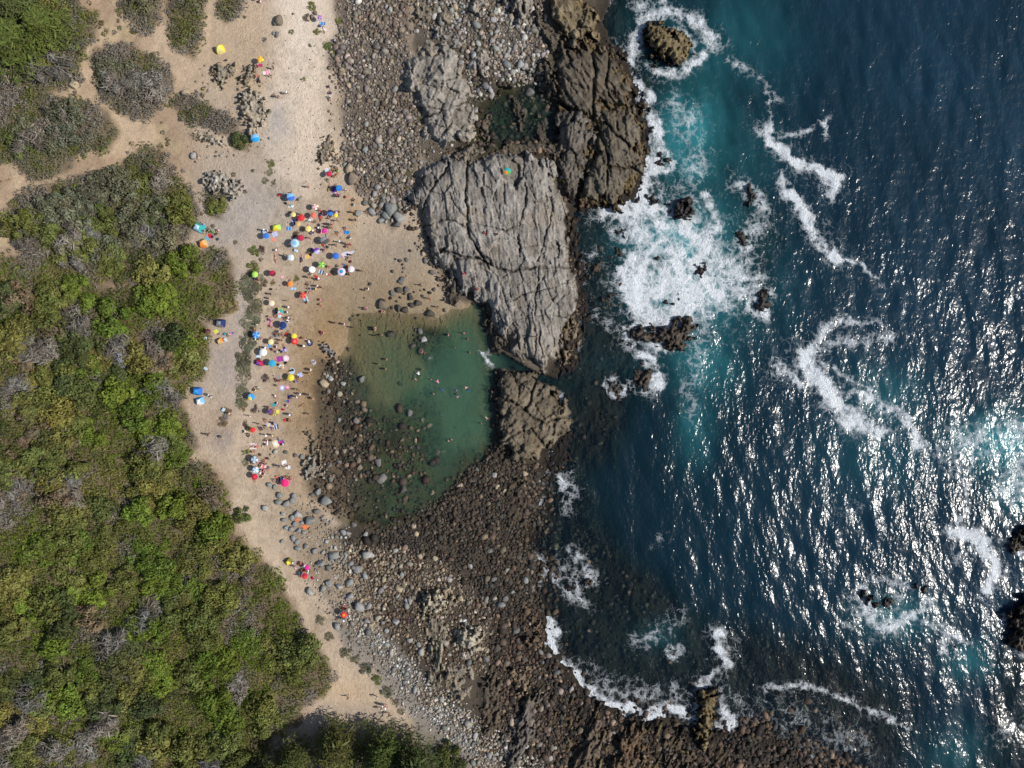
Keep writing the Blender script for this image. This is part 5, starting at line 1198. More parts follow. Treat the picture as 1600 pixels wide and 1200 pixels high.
POSES = {p: build_person(p) for p in ('stand', 'walk', 'sit', 'lie', 'swim')}
PAL = dict(white=(.78, .78, .76), black=(.02, .02, .022), navy=(.02, .035, .12), blue=(.04, .15, .50), skyblue=(.18, .45, .75), teal=(.03, .35, .35), green=(.08, .35, .07), lime=(.38, .68, .12), yellow=(.78, .62, .05), orange=(.80, .25, .04), red=(.62, .035, .04), crimson=(.45, .02, .06), maroon=(.14, .02, .035), pink=(.75, .25, .38), hotpink=(.80, .03, .18), magenta=(.60, .03, .28), purple=(.16, .06, .32), lavender=(.45, .40, .68), grey=(.22, .22, .23), darkgrey=(.065, .065, .065), cream=(.74, .62, .40), tan=(.55, .38, .17), brown=(.12, .07, .045), coral=(.70, .16, .12), olive=(.20, .19, .04), paleblue=(.45, .60, .74), azure=(.02, .28, .62), paleyellow=(.70, .62, .22), palepink=(.76, .55, .60))
SAY = dict(skyblue='light blue', darkgrey='dark grey', paleblue='pale blue', paleyellow='pale yellow', palepink='pale pink', hotpink='hot pink')
MATS = {}
def cm(c):
    if c not in MATS: MATS[c] = cloth_material('cloth_' + SAY.get(c, c).replace(' ', '_'), PAL[c])
    return MATS[c]
SKIN = [flat_material('skin_light', (.56, .33, .23), .6), flat_material('skin_tan', (.42, .23, .14), .6), flat_material('skin_brown', (.27, .135, .08), .6)]
HAIR = [flat_material('hair_black', (.014, .011, .01), .6), flat_material('hair_brown', (.05, .03, .018), .6), flat_material('hair_fair', (.30, .20, .09), .6)]
def hat_mesh():
    prof = [(0, .13), (.07, .125), (.098, .09), (.10, .02), (.20, -.005), (.205, -.012), (.10, .005)]
    V, F = [], []
    n = 12
    for r_, z_ in prof:
        for k in range(n): V.append((r_ * math.cos(k * 2 * math.pi / n), r_ * math.sin(k * 2 * math.pi / n), z_))
    for i in range(len(prof) - 1):
        for k in range(n): F.append((i * n + k, i * n + (k + 1) % n, (i + 1) * n + (k + 1) % n, (i + 1) * n + k))
    m = bpy.data.meshes.new('hat'); m.from_pydata(V, [], F); m.materials.append(None); return m
HAT = hat_mesh()
def mslot(o, *mats):
    for i, m in enumerate(mats):
        o.material_slots[i].link = 'OBJECT'; o.material_slots[i].material = m
PEOPLE = []
rp = random.Random(42)
def person(x, y, pose, top, water=False, heading=None, z=None):
    P = POSES[pose]
    o = bpy.data.objects.new('person', P['body'])
    gz = top_z(x, y) if z is None else z
    if water: gz = max(float(sample(GZ, x, y)), -1.15) if pose != 'swim' else 0.0
    o.location = P2W(x, y, gz + (0 if water else .005))
    o.rotation_euler = (0, 0, rp.uniform(0, 6.28) if heading is None else heading)
    s = rp.uniform(.9, 1.08); o.scale = (s, s, s)
    link(o); sk = rp.choice([0, 0, 1, 1, 2]); mslot(o, SKIN[sk])
    h = bpy.data.objects.new('hair', P['hair']); link(h, o); mslot(h, HAIR[rp.choice([0, 0, 1, 1, 2])])
    bare = top in ('bare',)
    hat = False
    if top == 'hat': hat, top = True, rp.choice(['white', 'navy', 'red', 'pink', 'blue'])
    wear = 'swim shorts' if bare else None
    bot = rp.choice(['black', 'navy', 'blue', 'red', 'teal', 'grey', 'black', 'brown'])
    if bare:
        b = bpy.data.objects.new('swim_shorts', P['shorts']); link(b, o); mslot(b, cm(bot)); desc = f'person in {SAY.get(bot, bot)} trunks'
    elif rp.random() < .35 and not hat:
        b = bpy.data.objects.new('bikini_top', P['bikini']); link(b, o); mslot(b, cm(top))
        b = bpy.data.objects.new('bikini_bottom', P['briefs']); link(b, o); mslot(b, cm(top)); desc = f'person in {SAY.get(top, top)} bikini'
    else:
        b = bpy.data.objects.new('shirt', P['shirt']); link(b, o); mslot(b, cm(top))
        b = bpy.data.objects.new('shorts', P['shorts']); link(b, o); mslot(b, cm(bot)); desc = f'person in {SAY.get(top, top)} shirt'
    if hat:
        t = bpy.data.objects.new('sun_hat', HAT); c = P['crown']
        t.location = (c[0], c[1], c[2] - .02) if pose != 'lie' else (c[0], c[1], c[2])
        if pose == 'lie': t.rotation_euler = (-1.4, 0, 0)
        link(t, o); mslot(t, cm('white')); desc += ' and hat'
    verb = dict(stand='standing', walk='walking', sit='sitting', lie='lying', swim='swimming')[pose]
    if water and pose == 'stand': verb = 'wading'
    PEOPLE.append((o, x, y, f'{verb} {desc}'))
_p = dict(s='stand', w='walk', i='sit', l='lie')
for row in """483,293,s,bare 450,307,i,red 446,305,s,teal 455,322,l,white 503,335,l,black 500,330,i,red 419,361,i,white 416,361,s,hat 486,373,w,bare 488,366,i,lavender 499,357,i,hat 517,352,s,bare 505,334,i,pink
529,268,i,lime 526,273,l,black 526,305,i,pink 541,298,s,white 542,309,i,coral 530,308,s,black 555,314,i,maroon 554,321,i,paleblue 555,333,s,yellow 557,345,w,black 529,346,w,purple 573,331,i,white 514,294,l,olive
433,392,i,hat 430,399,l,black 431,406,l,maroon 520,351,s,bare 516,356,w,bare 521,357,s,green 529,363,i,black 526,367,l,brown 541,356,i,lavender 548,373,i,white 533,379,s,hat 543,381,s,maroon 549,383,s,red 542,386,i,black 526,384,w,bare 484,396,i,black 471,405,l,darkgrey 546,398,l,black 544,402,i,white 513,417,i,coral 501,437,w,hat 513,429,l,white 485,434,s,bare 501,438,s,white 498,448,s,white 507,450,s,bare 494,452,i,yellow 482,445,i,brown 484,451,i,navy 481,457,i,orange 529,417,i,grey 540,415,l,maroon 544,424,l,purple 548,430,s,bare 568,424,s,bare 576,452,i,white 573,454,s,bare
425,460,w,black 424,467,s,white 452,471,s,black 454,481,s,hat 430,483,l,maroon 433,487,l,pink 436,483,i,lime 446,497,i,maroon 452,497,i,hat 432,492,i,white 421,495,i,white 421,500,l,navy 423,505,l,pink 424,510,i,pink 404,508,s,white 401,514,w,bare 452,503,i,brown 437,519,i,white 430,519,l,navy 433,524,i,grey 441,522,l,black 448,522,l,maroon 442,532,s,black 434,537,i,navy 433,542,i,palepink 484,534,i,hat 477,530,l,palepink 472,541,i,darkgrey 478,541,s,hat 445,545,l,lavender 438,548,l,navy 434,550,i,paleblue 407,561,i,navy 438,571,i,white 440,576,i,red 436,595,i,black 433,592,i,coral 463,597,i,lavender 488,578,s,white 485,584,w,yellow 467,588,i,bare 490,566,l,grey 455,579,l,black
501,469,i,pink 501,476,i,pink 540,507,w,palepink 526,505,s,bare 503,519,i,red 506,521,i,bare 400,530,i,white 406,530,i,palepink
404,605,i,white 400,610,i,paleyellow 432,618,i,hat 467,609,w,coral 472,616,w,hat 466,620,w,white 456,621,i,blue 448,627,l,purple 449,634,i,palepink 484,617,s,navy 486,622,i,black 485,647,w,pink 473,633,l,tan 456,648,s,hat 453,655,i,coral 448,657,l,red 434,630,i,white 429,640,w,coral 416,655,i,white 423,660,l,navy 430,662,i,lavender 427,668,i,crimson 416,665,i,navy 419,680,s,hat 428,680,w,cream 416,689,i,crimson 417,694,i,white 436,689,l,magenta 443,694,i,palepink 384,674,i,white 390,678,i,brown 395,697,l,black 400,698,l,coral 396,706,i,crimson 393,650,s,white 409,668,i,black 406,662,s,brown
398,715,i,white 404,722,i,pink 409,728,i,cream 413,721,i,red 417,725,s,black 418,733,i,white 413,735,i,pink 414,741,i,palepink 408,737,l,white 411,746,i,cream 397,722,i,navy 438,728,w,navy 446,729,i,pink 451,728,i,white 430,749,i,red
459,878,i,hat 471,879,i,coral 475,886,i,white 464,885,w,palepink 472,891,i,paleyellow 538,944,i,palepink 542,951,i,crimson 545,1088,w,darkgrey 590,1087,w,white 599,1100,w,white 604,1102,w,hat 597,1106,w,white 609,1114,w,black 583,1038,i,white 484,890,s,white
408,4,i,palepink 502,42,i,blue 506,46,l,white 401,119,i,coral 404,125,l,black 450,147,w,white 430,152,i,darkgrey 436,153,i,black 516,136,i,lavender 515,152,i,white 518,147,i,purple 524,64,i,paleblue 429,108,w,black 425,120,w,bare
317,352,i,navy 318,361,i,black 333,620,w,white 329,617,w,white 361,646,w,white 327,679,w,darkgrey 345,682,i,darkgrey 363,521,l,pink 331,498,i,navy 358,522,i,white 336,371,i,grey 342,360,i,white
758,365,i,red 778,366,i,palepink 838,527,s,white 725,428,i,hotpink 745,453,i,crimson 669,393,i,white
597,487,i,pink 605,470,s,bare 659,446,w,bare 672,467,w,bare 685,480,w,bare 691,434,s,white 660,550,i,pink 664,552,i,bare 673,489,i,bare 573,482,w,pink 571,484,i,purple""".split():
    x, y, p, t = row.split(',')
    person(float(x), float(y), _p[p], t)
for x, y, p in [(588, 516, 's'), (587, 513, 's'), (590, 525, 's'), (598, 524, 's'), (618, 519, 's'), (605, 562, 's'), (593, 569, 's'), (604, 577, 's'), (660, 578, 's'), (649, 590, 'm'), (674, 593, 's'), (685, 598, 'm'), (691, 609, 'm'), (678, 615, 's'), (701, 524, 's'), (725, 521, 's'), (731, 530, 's'), (711, 543, 's'), (734, 551, 's'), (713, 610, 'm'), (712, 617, 'm'), (717, 619, 'm'), (731, 605, 'm'), (731, 611, 'm'), (759, 652, 'm'), (752, 661, 's'), (701, 688, 's'), (706, 686, 's'), (655, 586, 'm'), (553, 512, 's')]:
    person(float(x), float(y), 'stand' if p == 's' else 'swim', rp.choice(['bare', 'bare', 'red', 'black', 'navy', 'white', 'pink']), True)

# ------------------------------------------------------------------ parasols
def canopy_mesh(pattern):
    V, F, M = [], [], []
    n = 16; prof = [(0, .42), (.22, .39), (.45, .32), (.70, .20), (.92, .055), (1.0, 0.0), (1.0, -.075)]
    for i, (r_, z_) in enumerate(prof):
        for k in range(n):
            sc = 1.0 if k % 2 == 0 else (1 - .055 * (r_ ** 2))
            a = k * 2 * math.pi / n
            V.append((r_ * sc * math.cos(a), r_ * sc * math.sin(a), z_ + (.0 if k % 2 == 0 else .012 * r_)))
    for i in range(len(prof) - 1):
        for k in range(n):
            F.append((i * n + k, (i + 1) * n + k, (i + 1) * n + (k + 1) % n, i * n + (k + 1) % n))
            g_ = k // 2
            M.append({'plain': 0, 'gores': g_ % 2, 'rings': (i // 2) % 2, 'half': 1 if g_ < 4 else 0, 'rim': 1 if i >= 4 else 0, 'centre': 1 if i < 2 else 0, 'thirds': (g_ // 2) % 3}[pattern])
    m = bpy.data.meshes.new('canopy'); m.from_pydata(V, [], F)
    for _ in range(3): m.materials.append(None)
    m.polygons.foreach_set('material_index', M); return m
CAN = {p: canopy_mesh(p) for p in ('plain', 'gores', 'rings', 'half', 'rim', 'centre', 'thirds')}
V, F = tubes([([(0, 0, -.35), (0, 0, .9), (0, 0, 1.9)], [.02, .02, .018])], 8)
POLE = np_mesh('pole', V, F, flat_material('white_painted_metal', (.55, .55, .53), .4))
V, F = tubes([([(0, 0, .38), (0, 0, .44), (0, 0, .50)], [.03, .035, .008])], 8)
FINIAL = np_mesh('finial', V, F, flat_material('finial_plastic', (.5, .5, .48), .5))
V, F = tubes([([(0, 0, .36), (.5 * math.cos(k * math.pi / 4), .5 * math.sin(k * math.pi / 4), .27), (.97 * math.cos(k * math.pi / 4), .97 * math.sin(k * math.pi / 4), .0)], [.006, .006, .005]) for k in range(8)], 4)
RIBS = np_mesh('ribs', V, F, flat_material('rib_metal', (.3, .3, .3), .4))
LM = []       # landmarks: px, py, phrase
PARASOLS = [(458, 311, 12.5, 'half', ('blue', 'skyblue'), 22, 'blue and light blue tilted parasol standing alone above the crowd', 'the tilted two-blue parasol'),
 (474, 343, 11, 'plain', ('red',), 5, 'large red parasol with a small tan parasol at its foot', 'the large red parasol'),
 (469, 352.5, 8, 'plain', ('tan',), 10, 'small tan parasol below the large red one', 'the small tan parasol'),
 (462, 338, 7.5, 'plain', ('paleyellow',), 15, 'small pale yellow parasol upper left of the large red one', None),
 (420, 371, 10, 'rim', ('blue', 'skyblue'), 25, 'blue tilted parasol just below the lime and yellow beach tent', None),
 (485, 360, 9.5, 'gores', ('yellow', 'cream'), 10, 'yellow and cream gored parasol right of the small tan one', 'the yellow and cream parasol'),
 (496, 326, 9.5, 'gores', ('coral', 'white'), 12, 'coral and white gored parasol, upper of a red pair', 'the coral and white parasol'),
 (493, 339, 9.5, 'plain', ('coral',), 8, 'plain coral red parasol just below the coral and white one', 'the plain coral parasol'),
 (510, 363, 8.5, 'plain', ('magenta',), 10, 'small magenta parasol beside pink mats in the upper crowd', 'the small magenta parasol'),
 (473.5, 374, 10, 'rim', ('crimson', 'maroon'), 20, 'crimson parasol half hidden behind the large light blue one', None),
 (464.5, 382.5, 14, 'rings', ('skyblue', 'paleblue'), 6, 'large light blue ringed parasol, biggest in the upper crowd', 'the large light blue parasol'),
 (517, 275, 9, 'plain', ('crimson',), 12, 'crimson parasol at the foot of the upper cobbles', 'the cobble crimson parasol'),
 (532.5, 297, 10, 'half', ('blue', 'azure'), 10, 'blue parasol beside purple mats below the crimson one', 'the blue parasol by the cobbles'),
 (519, 335, 10, 'half', ('blue', 'navy'), 25, 'blue and navy tilted parasol with a small yellow one beside it', None),
 (527.5, 339, 6.5, 'plain', ('yellow',), 10, 'tiny yellow parasol right of the blue and navy one', 'the tiny yellow parasol'),
 (402.5, 430.5, 9.5, 'plain', ('lime',), 6, 'lime green parasol at the top of the long dune shrubs', 'the lime parasol'),
 (458, 404.5, 10.5, 'gores', ('white', 'paleblue'), 5, 'white parasol standing alone below the large light blue one', 'the lone white parasol'),
 (430, 429, 10, 'half', ('maroon', 'crimson'), 25, 'dark maroon tilted parasol right of the lime one', 'the maroon parasol'),
 (510, 378, 12.5, 'half', ('darkgrey', 'grey'), 28, 'dark grey tilted parasol in the middle of the upper crowd', 'the dark grey parasol'),
 (498, 394, 10, 'half', ('lavender', 'purple'), 25, 'lavender tilted parasol left of the royal blue one', 'the lavender parasol'),
 (527.5, 402, 11, 'plain', ('blue',), 8, 'royal blue parasol left of the pastel picnic mat', 'the royal blue parasol'),
 (505.5, 415.5, 10, 'gores', ('green', 'lime'), 10, 'green and lime gored parasol above a white square shade', 'the green gored parasol'),
 (491, 423, 10.5, 'plain', ('white',), 22, 'white tilted parasol lower left of the green gored one', None),
 (536.5, 426.5, 13.5, 'rings', ('azure', 'palepink'), 6, 'big blue parasol with pale pink rings near the wet sand', 'the blue and pink ringed parasol'),
 (551.5, 422.5, 10, 'gores', ('palepink', 'white'), 6, 'pale pink and white parasol right of the ringed one', 'the pale pink parasol'),
 (457, 445, 8.5, 'plain', ('orange',), 10, 'orange parasol alone below the lone white one', 'the orange parasol'),
 (477, 463, 10.5, 'gores', ('red', 'coral'), 5, 'red scalloped parasol standing alone on clear sand', 'the lone red parasol'),
 (428.5, 475, 9, 'gores', ('paleyellow', 'palepink'), 20, 'pale yellow and pink gored parasol right of the dune shrubs', 'the yellow and pink parasol'),
 (442, 489, 8.5, 'thirds', ('teal', 'white', 'coral'), 10, 'teal, white and coral parasol above the navy one', 'the teal and white parasol'),
 (446, 509, 12, 'rim', ('navy', 'blue'), 18, 'navy blue parasol in the middle of the beach', 'the navy parasol'),
 (404.5, 524, 11.5, 'gores', ('skyblue', 'blue'), 10, 'light blue gored parasol between dune shrubs and the crowd', 'the light blue gored parasol'),
 (463, 526, 8.5, 'plain', ('yellow',), 15, 'yellow parasol touching the top of a bright red one', None),
 (464, 534, 11, 'centre', ('red', 'coral'), 8, 'bright red parasol with a yellow one against it', 'the red and yellow parasol pair'),
 (427, 535, 9, 'gores', ('cream', 'paleyellow'), 12, 'cream parasol upper right of the big white one', 'the cream parasol'),
 (415.5, 551, 12, 'plain', ('white',), 6, 'big white parasol beside pale blue towels', 'the big white parasol'),
 (429, 568, 11, 'gores', ('teal', 'azure'), 24, 'teal and blue gored parasol left of a white round mat', 'the teal and blue parasol'),
 (458, 590, 10.5, 'plain', ('yellow',), 6, 'bright yellow parasol with a grey blue towel beside it', 'the bright yellow parasol'),
 (397, 620, 10.5, 'thirds', ('azure', 'skyblue', 'yellow'), 18, 'blue parasol with a yellow panel beside the last dune shrubs', 'the yellow panel parasol'),
 (427, 644, 9.5, 'half', ('brown', 'purple'), 15, 'brown and purple parasol on a yellow mat', 'the brown and purple parasol'),
 (399, 671, 8.5, 'plain', ('red',), 14, 'small red parasol beside an olive mat next to the track', 'the small red parasol'),
 (402, 717, 11, 'gores', ('grey', 'paleblue'), 18, 'grey parasol, uppermost over the tight family group', 'the grey parasol'),
 (403.5, 733, 10, 'gores', ('white', 'skyblue'), 12, 'white gored parasol in the middle of the tight family group', None),
 (402, 743.5, 10, 'centre', ('crimson', 'red'), 10, 'dark red parasol, lowest over the tight family group', 'the dark red parasol'),
 (449, 753, 13, 'plain', ('hotpink',), 5, 'large hot pink parasol beside grey boulders', 'the hot pink parasol'),
 (483, 884, 8, 'plain', ('magenta',), 10, 'small bright pink parasol above a red one near the path', 'the small bright pink parasol'),
 (479.5, 897, 9.5, 'half', ('red', 'crimson'), 10, 'red parasol on the stony path edge below the pink one', 'the red parasol by the path'),
 (540, 957, 10, 'centre', ('red', 'orange'), 6, 'red parasol with orange centre among the lower pebbles', 'the orange centred parasol'),
 (411, 98, 9.5, 'gores', ('orange', 'yellow'), 12, 'orange and yellow gored parasol near the top of the track', 'the orange and yellow parasol'),
 (503, 33, 8, 'gores', ('pink', 'blue'), 12, 'pink and blue parasol at the cobble top edge', 'the pink and blue parasol'),
 (408, 0, 8, 'gores', ('pink', 'lavender'), 10, 'pink parasol cut by the top edge of the picture', 'the top edge parasol'),
 (793, 271, 11.5, 'thirds', ('teal', 'orange', 'green'), 10, 'teal, orange and green parasol on top of the main outcrop', 'the parasol on the rock'),
 (330, 519, 9, 'half', ('brown', 'maroon'), 15, 'dark brown parasol between the navy and orange tents', None),
 (403, 220, 13, 'half', ('azure', 'skyblue'), 14, 'azure parasol by itself at the bend of the track', 'the lone azure parasol')]
for x, y, d, pat, cols, tilt, lab, short in PARASOLS:
    z = top_z(x, y)
    s = d / 16 * .985
    hgt = 1.35 + .35 * min(s, 1)
    root = empty('parasol', P2W(x, y, z), 0)
    a = rp.uniform(0, 6.28); tl = math.radians(tilt)
    M = Matrix.Translation((0, 0, hgt)) @ Euler((0, tl * .8, 0)).to_matrix().to_4x4() @ Matrix.Rotation(rp.uniform(0, 1.5), 4, 'Z')
    c = bpy.data.objects.new('canopy', CAN[pat]); link(c, root); c.matrix_local = M @ Matrix.Diagonal((s, s, s * .85, 1))
    mslot(c, *[cm(cols[i % len(cols)]) for i in range(3)])
    f = bpy.data.objects.new('finial', FINIAL); link(f, root); f.matrix_local = M @ Matrix.Diagonal((1, 1, s * .85, 1))
    f = bpy.data.objects.new('ribs', RIBS); link(f, root); f.matrix_local = M @ Matrix.Diagonal((s, s, s * .8, 1))
    p = bpy.data.objects.new('pole', POLE); link(p, root); p.scale = (1, 1, (hgt + .3 * s) / 1.9)
    tag(root, lab, 'parasol', 'parasols on the beach')
    if short: LM.append((x, y, short))

for x, y, d, pat, cols, tilt, lab, short in PARASOLS:          # company round most parasols
    if y < 60 or x > 700: continue
    for k in range(rp.choice([0, 1, 1, 2])):
        a = rp.uniform(0, 6.28); q = rp.uniform(5.5, 10)
        person(round(x + q * math.cos(a), 1), round(y + q * math.sin(a), 1), rp.choice(['sit', 'sit', 'lie', 'stand']), rp.choice(['white', 'navy', 'black', 'pink', 'red', 'bare', 'bare', 'hat', 'grey', 'purple', 'maroon', 'skyblue']))

# ------------------------------------------------------------------ tents
def tent_mesh(seed):
    n = 18
    u = np.linspace(-1, 1, n); U, Vv = np.meshgrid(u, u)
    rr = np.maximum(np.abs(U), np.abs(Vv)); dg = np.minimum(np.abs(U), np.abs(Vv))
    Z = (1 - rr ** 2.2) ** .8 - .10 * (rr - dg) * (1 - rr) * 2
    Z += .02 * fbm(U * 4 + seed, Vv * 4, seed)
    X_ = U * (1 - .10 * np.abs(Vv)); Y_ = Vv * (1 - .10 * np.abs(U))
    V = np.stack([X_, Y_, np.maximum(Z, 0)], -1).reshape(-1, 3)
    F = grid_faces(n, n)
    F = F[:, ::-1]
    m = np_mesh('fly', V, F, None, None, True)
    for _ in range(2): m.materials.append(None)
    c = V[F].mean(1)
    m.polygons.foreach_set('material_index', (((np.abs(c[:, 0]) < np.abs(c[:, 1])) & (c[:, 1] < 0)) | (c[:, 2] > .86)).astype(np.int32)); return m
TENT = [tent_mesh(k) for k in (3, 5, 9)]
V, F = tubes([([(-.9, -.9, 0), (-.62, -.62, .50), (-.3, -.3, .90), (0, 0, 1.035), (.3, .3, .90), (.62, .62, .50), (.9, .9, 0)], [.012] * 7)], 5)
TPOLE = np_mesh('pole', V, F, flat_material('tent_pole', (.3, .3, .31), .4))
DOOR = np_mesh('door', np.array([(-.38, -1.01, .02), (.38, -1.01, .02), (.30, -.83, .42), (0, -.70, .66), (-.30, -.83, .42)], float) * np.array([1, 1.01, 1.03]), np.array([[0, 1, 2, 3, 4]]), None)
DOOR.materials.append(None)
for k, (x, y, w_, d_, h_, rot, c1, c2, lab, short) in enumerate([
    (344, 78, 14, 13, 1.3, 20, 'yellow', 'paleyellow', 'bright yellow dome tent on bare tan soil near the top', 'the bright yellow tent'),
    (311, 356, 18, 15, 1.3, -25, 'teal', 'paleblue', 'teal and pale blue dome tent at the edge of the scrub', 'the teal tent'),
    (318, 381, 13, 13, 1.3, 15, 'tan', 'orange', 'amber tent below the teal tent against dark bushes', 'the amber tent'),
    (345, 505, 16, 13, 1.4, -5, 'navy', 'grey', 'navy blue dome tent beside straw coloured bushes', 'the navy tent'),
    (344, 533, 10, 9, 1.0, 30, 'orange', 'tan', 'small orange dome tent below the navy tent', 'the small orange tent'),
    (309, 611, 15, 13, 1.4, -5, 'blue', 'azure', 'royal blue dome tent pitched against the hillside scrub', 'the royal blue tent'),
    (313, 626.5, 13, 12, 1.2, 15, 'skyblue', 'white', 'white and light blue tent touching the royal blue one', 'the white and blue tent'),
    (432, 356, 14, 10, 1.1, 10, 'lime', 'yellow', 'lime and yellow beach tent at the left of the upper crowd', 'the lime beach tent'),
    (405, 567, 14, 9, .9, -15, 'crimson', 'purple', 'crimson and purple beach tent below the big white parasol', 'the crimson beach tent'),
    (451, 877, 11, 9, 1.0, 40, 'olive', 'yellow', 'olive and yellow beach tent beside the lower path', 'the olive beach tent')]):
    z = top_z(x, y)
    root = empty('tent', P2W(x, y, z), math.radians(rot))
    S = (w_ / 16, d_ / 16, h_)
    o = bpy.data.objects.new('fly', TENT[k % 3]); link(o, root); o.scale = S; mslot(o, cm(c1), cm(c2))
    o = bpy.data.objects.new('door', DOOR); link(o, root); o.scale = S; mslot(o, cm(c2))
    for a in (0, 1):
        o = bpy.data.objects.new('pole', TPOLE); link(o, root); o.scale = (S[0] * (-1 if a else 1), S[1], S[2])
    tag(root, lab, 'tent', 'tents on the beach')
    LM.append((x, y, short))

# ------------------------------------------------------------------ towels, mats, bags
def towel_mesh(round_=False, seed=0):
    r = np.random.RandomState(seed)
    if round_:
        V, F = [(0, 0, .03)], []
        n = 20
        for i, (q, z_) in enumerate([(.5, .028), (1, .02), (1, .0)]):
            for k in range(n): V.append((q * math.cos(k * 2 * math.pi / n), q * math.sin(k * 2 * math.pi / n), z_ + r.uniform(0, .012)))
        fs = [(0, 1 + k, 1 + (k + 1) % n) for k in range(n)]
        for i in range(2): fs += [(1 + i * n + k, 1 + (i + 1) * n + k, 1 + (i + 1) * n + (k + 1) % n, 1 + i * n + (k + 1) % n) for k in range(n)]
        m = bpy.data.meshes.new('towel'); m.from_pydata(V, [], fs); idx = [0 if len(f) == 3 else 1 for f in fs]
    else:
        nx, ny = 9, 7
        X_, Y_ = np.meshgrid(np.linspace(-1, 1, nx), np.linspace(-1, 1, ny))
        X_ = X_ + r.uniform(-.05, .05, X_.shape); Y_ = Y_ + r.uniform(-.06, .06, X_.shape)
        Z = .02 + r.uniform(0, .035, X_.shape)
        V = np.concatenate([np.stack([X_, Y_, Z], -1).reshape(-1, 3), np.stack([X_, Y_, Z - .018], -1).reshape(-1, 3)])
        T = grid_faces(nx, ny)[:, ::-1]; F = np.concatenate([T, T[:, ::-1] + nx * ny])
        m = np_mesh('towel', V, F); idx = [(int(i) % (nx - 1)) // 2 % 2 for i in range(len(T))] * 2
    for _ in range(2): m.materials.append(None)
    m.polygons.foreach_set('material_index', idx); return m
TOW = [towel_mesh(False, k) for k in range(4)]; RND = towel_mesh(True, 9)
TOWELS = []
for k, (x, y, w_, h_, rot, c1, c2) in enumerate([
    (543, 395.5, 19, 9, 35, 'palepink', 'paleblue'), (511, 266.5, 5, 8, 5, 'white', 'paleblue'), (522, 296, 8, 9, 10, 'purple', 'navy'), (527, 304, 9, 5, -30, 'palepink', 'purple'), (430, 366, 9, 7, 20, 'paleblue', 'lavender'), (428, 374, 6, 6, 40, 'orange', 'pink'), (452, 357, 8, 6, 0, 'blue', 'skyblue'), (461, 347, 9, 8, 15, 'lavender', 'navy'), (454, 322.5, 7, 4, -10, 'white', 'white'), (503, 362, 7, 6, 0, 'crimson', 'palepink'),
    (542, 363, 9, 5, -5, 'blue', 'azure'), (489, 391, 8, 5, -30, 'navy', 'purple'), (481, 401, 8, 6, 10, 'yellow', 'pink'), (502, 425, 8, 6, -20, 'paleblue', 'navy'), (458, 451, 10, 3.5, 0, 'skyblue', 'paleblue'), (398, 437, 7, 6, 0, 'blue', 'navy'), (484, 452, 7, 5, 10, 'white', 'blue'), (477, 468, 9, 9, 20, 'grey', 'paleblue'), (422, 503, 8, 10, 0, 'pink', 'lavender'), (436, 492, 6, 4, 0, 'white', 'palepink'), (431, 522, 12, 9, 10, 'grey', 'darkgrey'), (407, 553, 6, 6, 0, 'skyblue', 'paleblue'), (404, 558, 7, 5, 0, 'paleblue', 'white'), (421, 540, 6, 6, 20, 'skyblue', 'blue'),
    (437, 561, 10, 8, 10, 'magenta', 'purple'), (469, 586, 8, 7, 25, 'paleblue', 'lavender'), (434, 589, 7, 7, 0, 'teal', 'coral'), (444, 547, 10, 5, 15, 'palepink', 'lavender'), (439, 573, 9, 6, 0, 'cream', 'white'), (428, 632, 9, 6, 10, 'teal', 'grey'), (434, 643, 5, 6, 0, 'yellow', 'paleyellow'), (430, 648, 7, 3, -10, 'yellow', 'olive'), (391.5, 671, 7, 8, 5, 'olive', 'green'), (453, 620, 7, 7, 0, 'navy', 'purple'), (422, 664, 12, 7, -20, 'lavender', 'paleyellow'), (431, 667, 8, 7, 10, 'paleblue', 'navy'), (438, 692, 12, 6, 20, 'magenta', 'purple'), (384, 706, 13, 7, 12, 'darkgrey', 'olive'), (396, 697, 10, 9, 0, 'white', 'palepink'), (417, 692, 8, 8, 0, 'white', 'grey'), (444, 723.5, 8, 8, 20, 'white', 'white'), (450, 730, 8, 6, 0, 'white', 'paleblue'), (410, 730, 12, 12, 0, 'coral', 'palepink'), (440, 749, 8, 8, 0, 'navy', 'lavender'), (465, 812.5, 3.5, 7, -20, 'orange', 'coral'), (477, 823, 9, 7, 20, 'coral', 'orange'), (471, 897, 8, 7, 10, 'white', 'grey'), (476, 886, 8, 6, 30, 'white', 'palepink'), (413, 114, 5, 5, 0, 'white', 'palepink'), (419, 113, 7, 6, 10, 'pink', 'palepink'), (504, 37, 8, 5, 0, 'skyblue', 'blue'), (506, 46, 8, 4, -15, 'white', 'white'), (407, 102, 6, 4, 0, 'magenta', 'crimson'), (328, 369, 6, 8, 10, 'red', 'crimson'), (324, 373, 5, 6, 40, 'teal', 'skyblue'), (338, 518, 7, 6, 30, 'yellow', 'lime'), (341, 521, 5, 4, 0, 'crimson', 'blue'), (316, 354, 9, 7, 20, 'navy', 'lavender'), (441, 433, 5, 3, 20, 'pink', 'palepink'), (441, 483.5, 4, 4, 0, 'lime', 'green'), (395, 531, 5, 4, 0, 'palepink', 'white')]):
    o = bpy.data.objects.new('beach_towel', TOW[k % 4]); o.location = P2W(x, y, top_z(x, y) + .01); o.rotation_euler = (0, 0, math.radians(rot)); o.scale = (w_ / 16, h_ / 16, 1); link(o); mslot(o, cm(c1), cm(c2))
    TOWELS.append((o, x, y, f'{SAY.get(c1, c1)} and {SAY.get(c2, c2)} beach towel' if c1 != c2 else f'plain {SAY.get(c1, c1)} beach towel'))
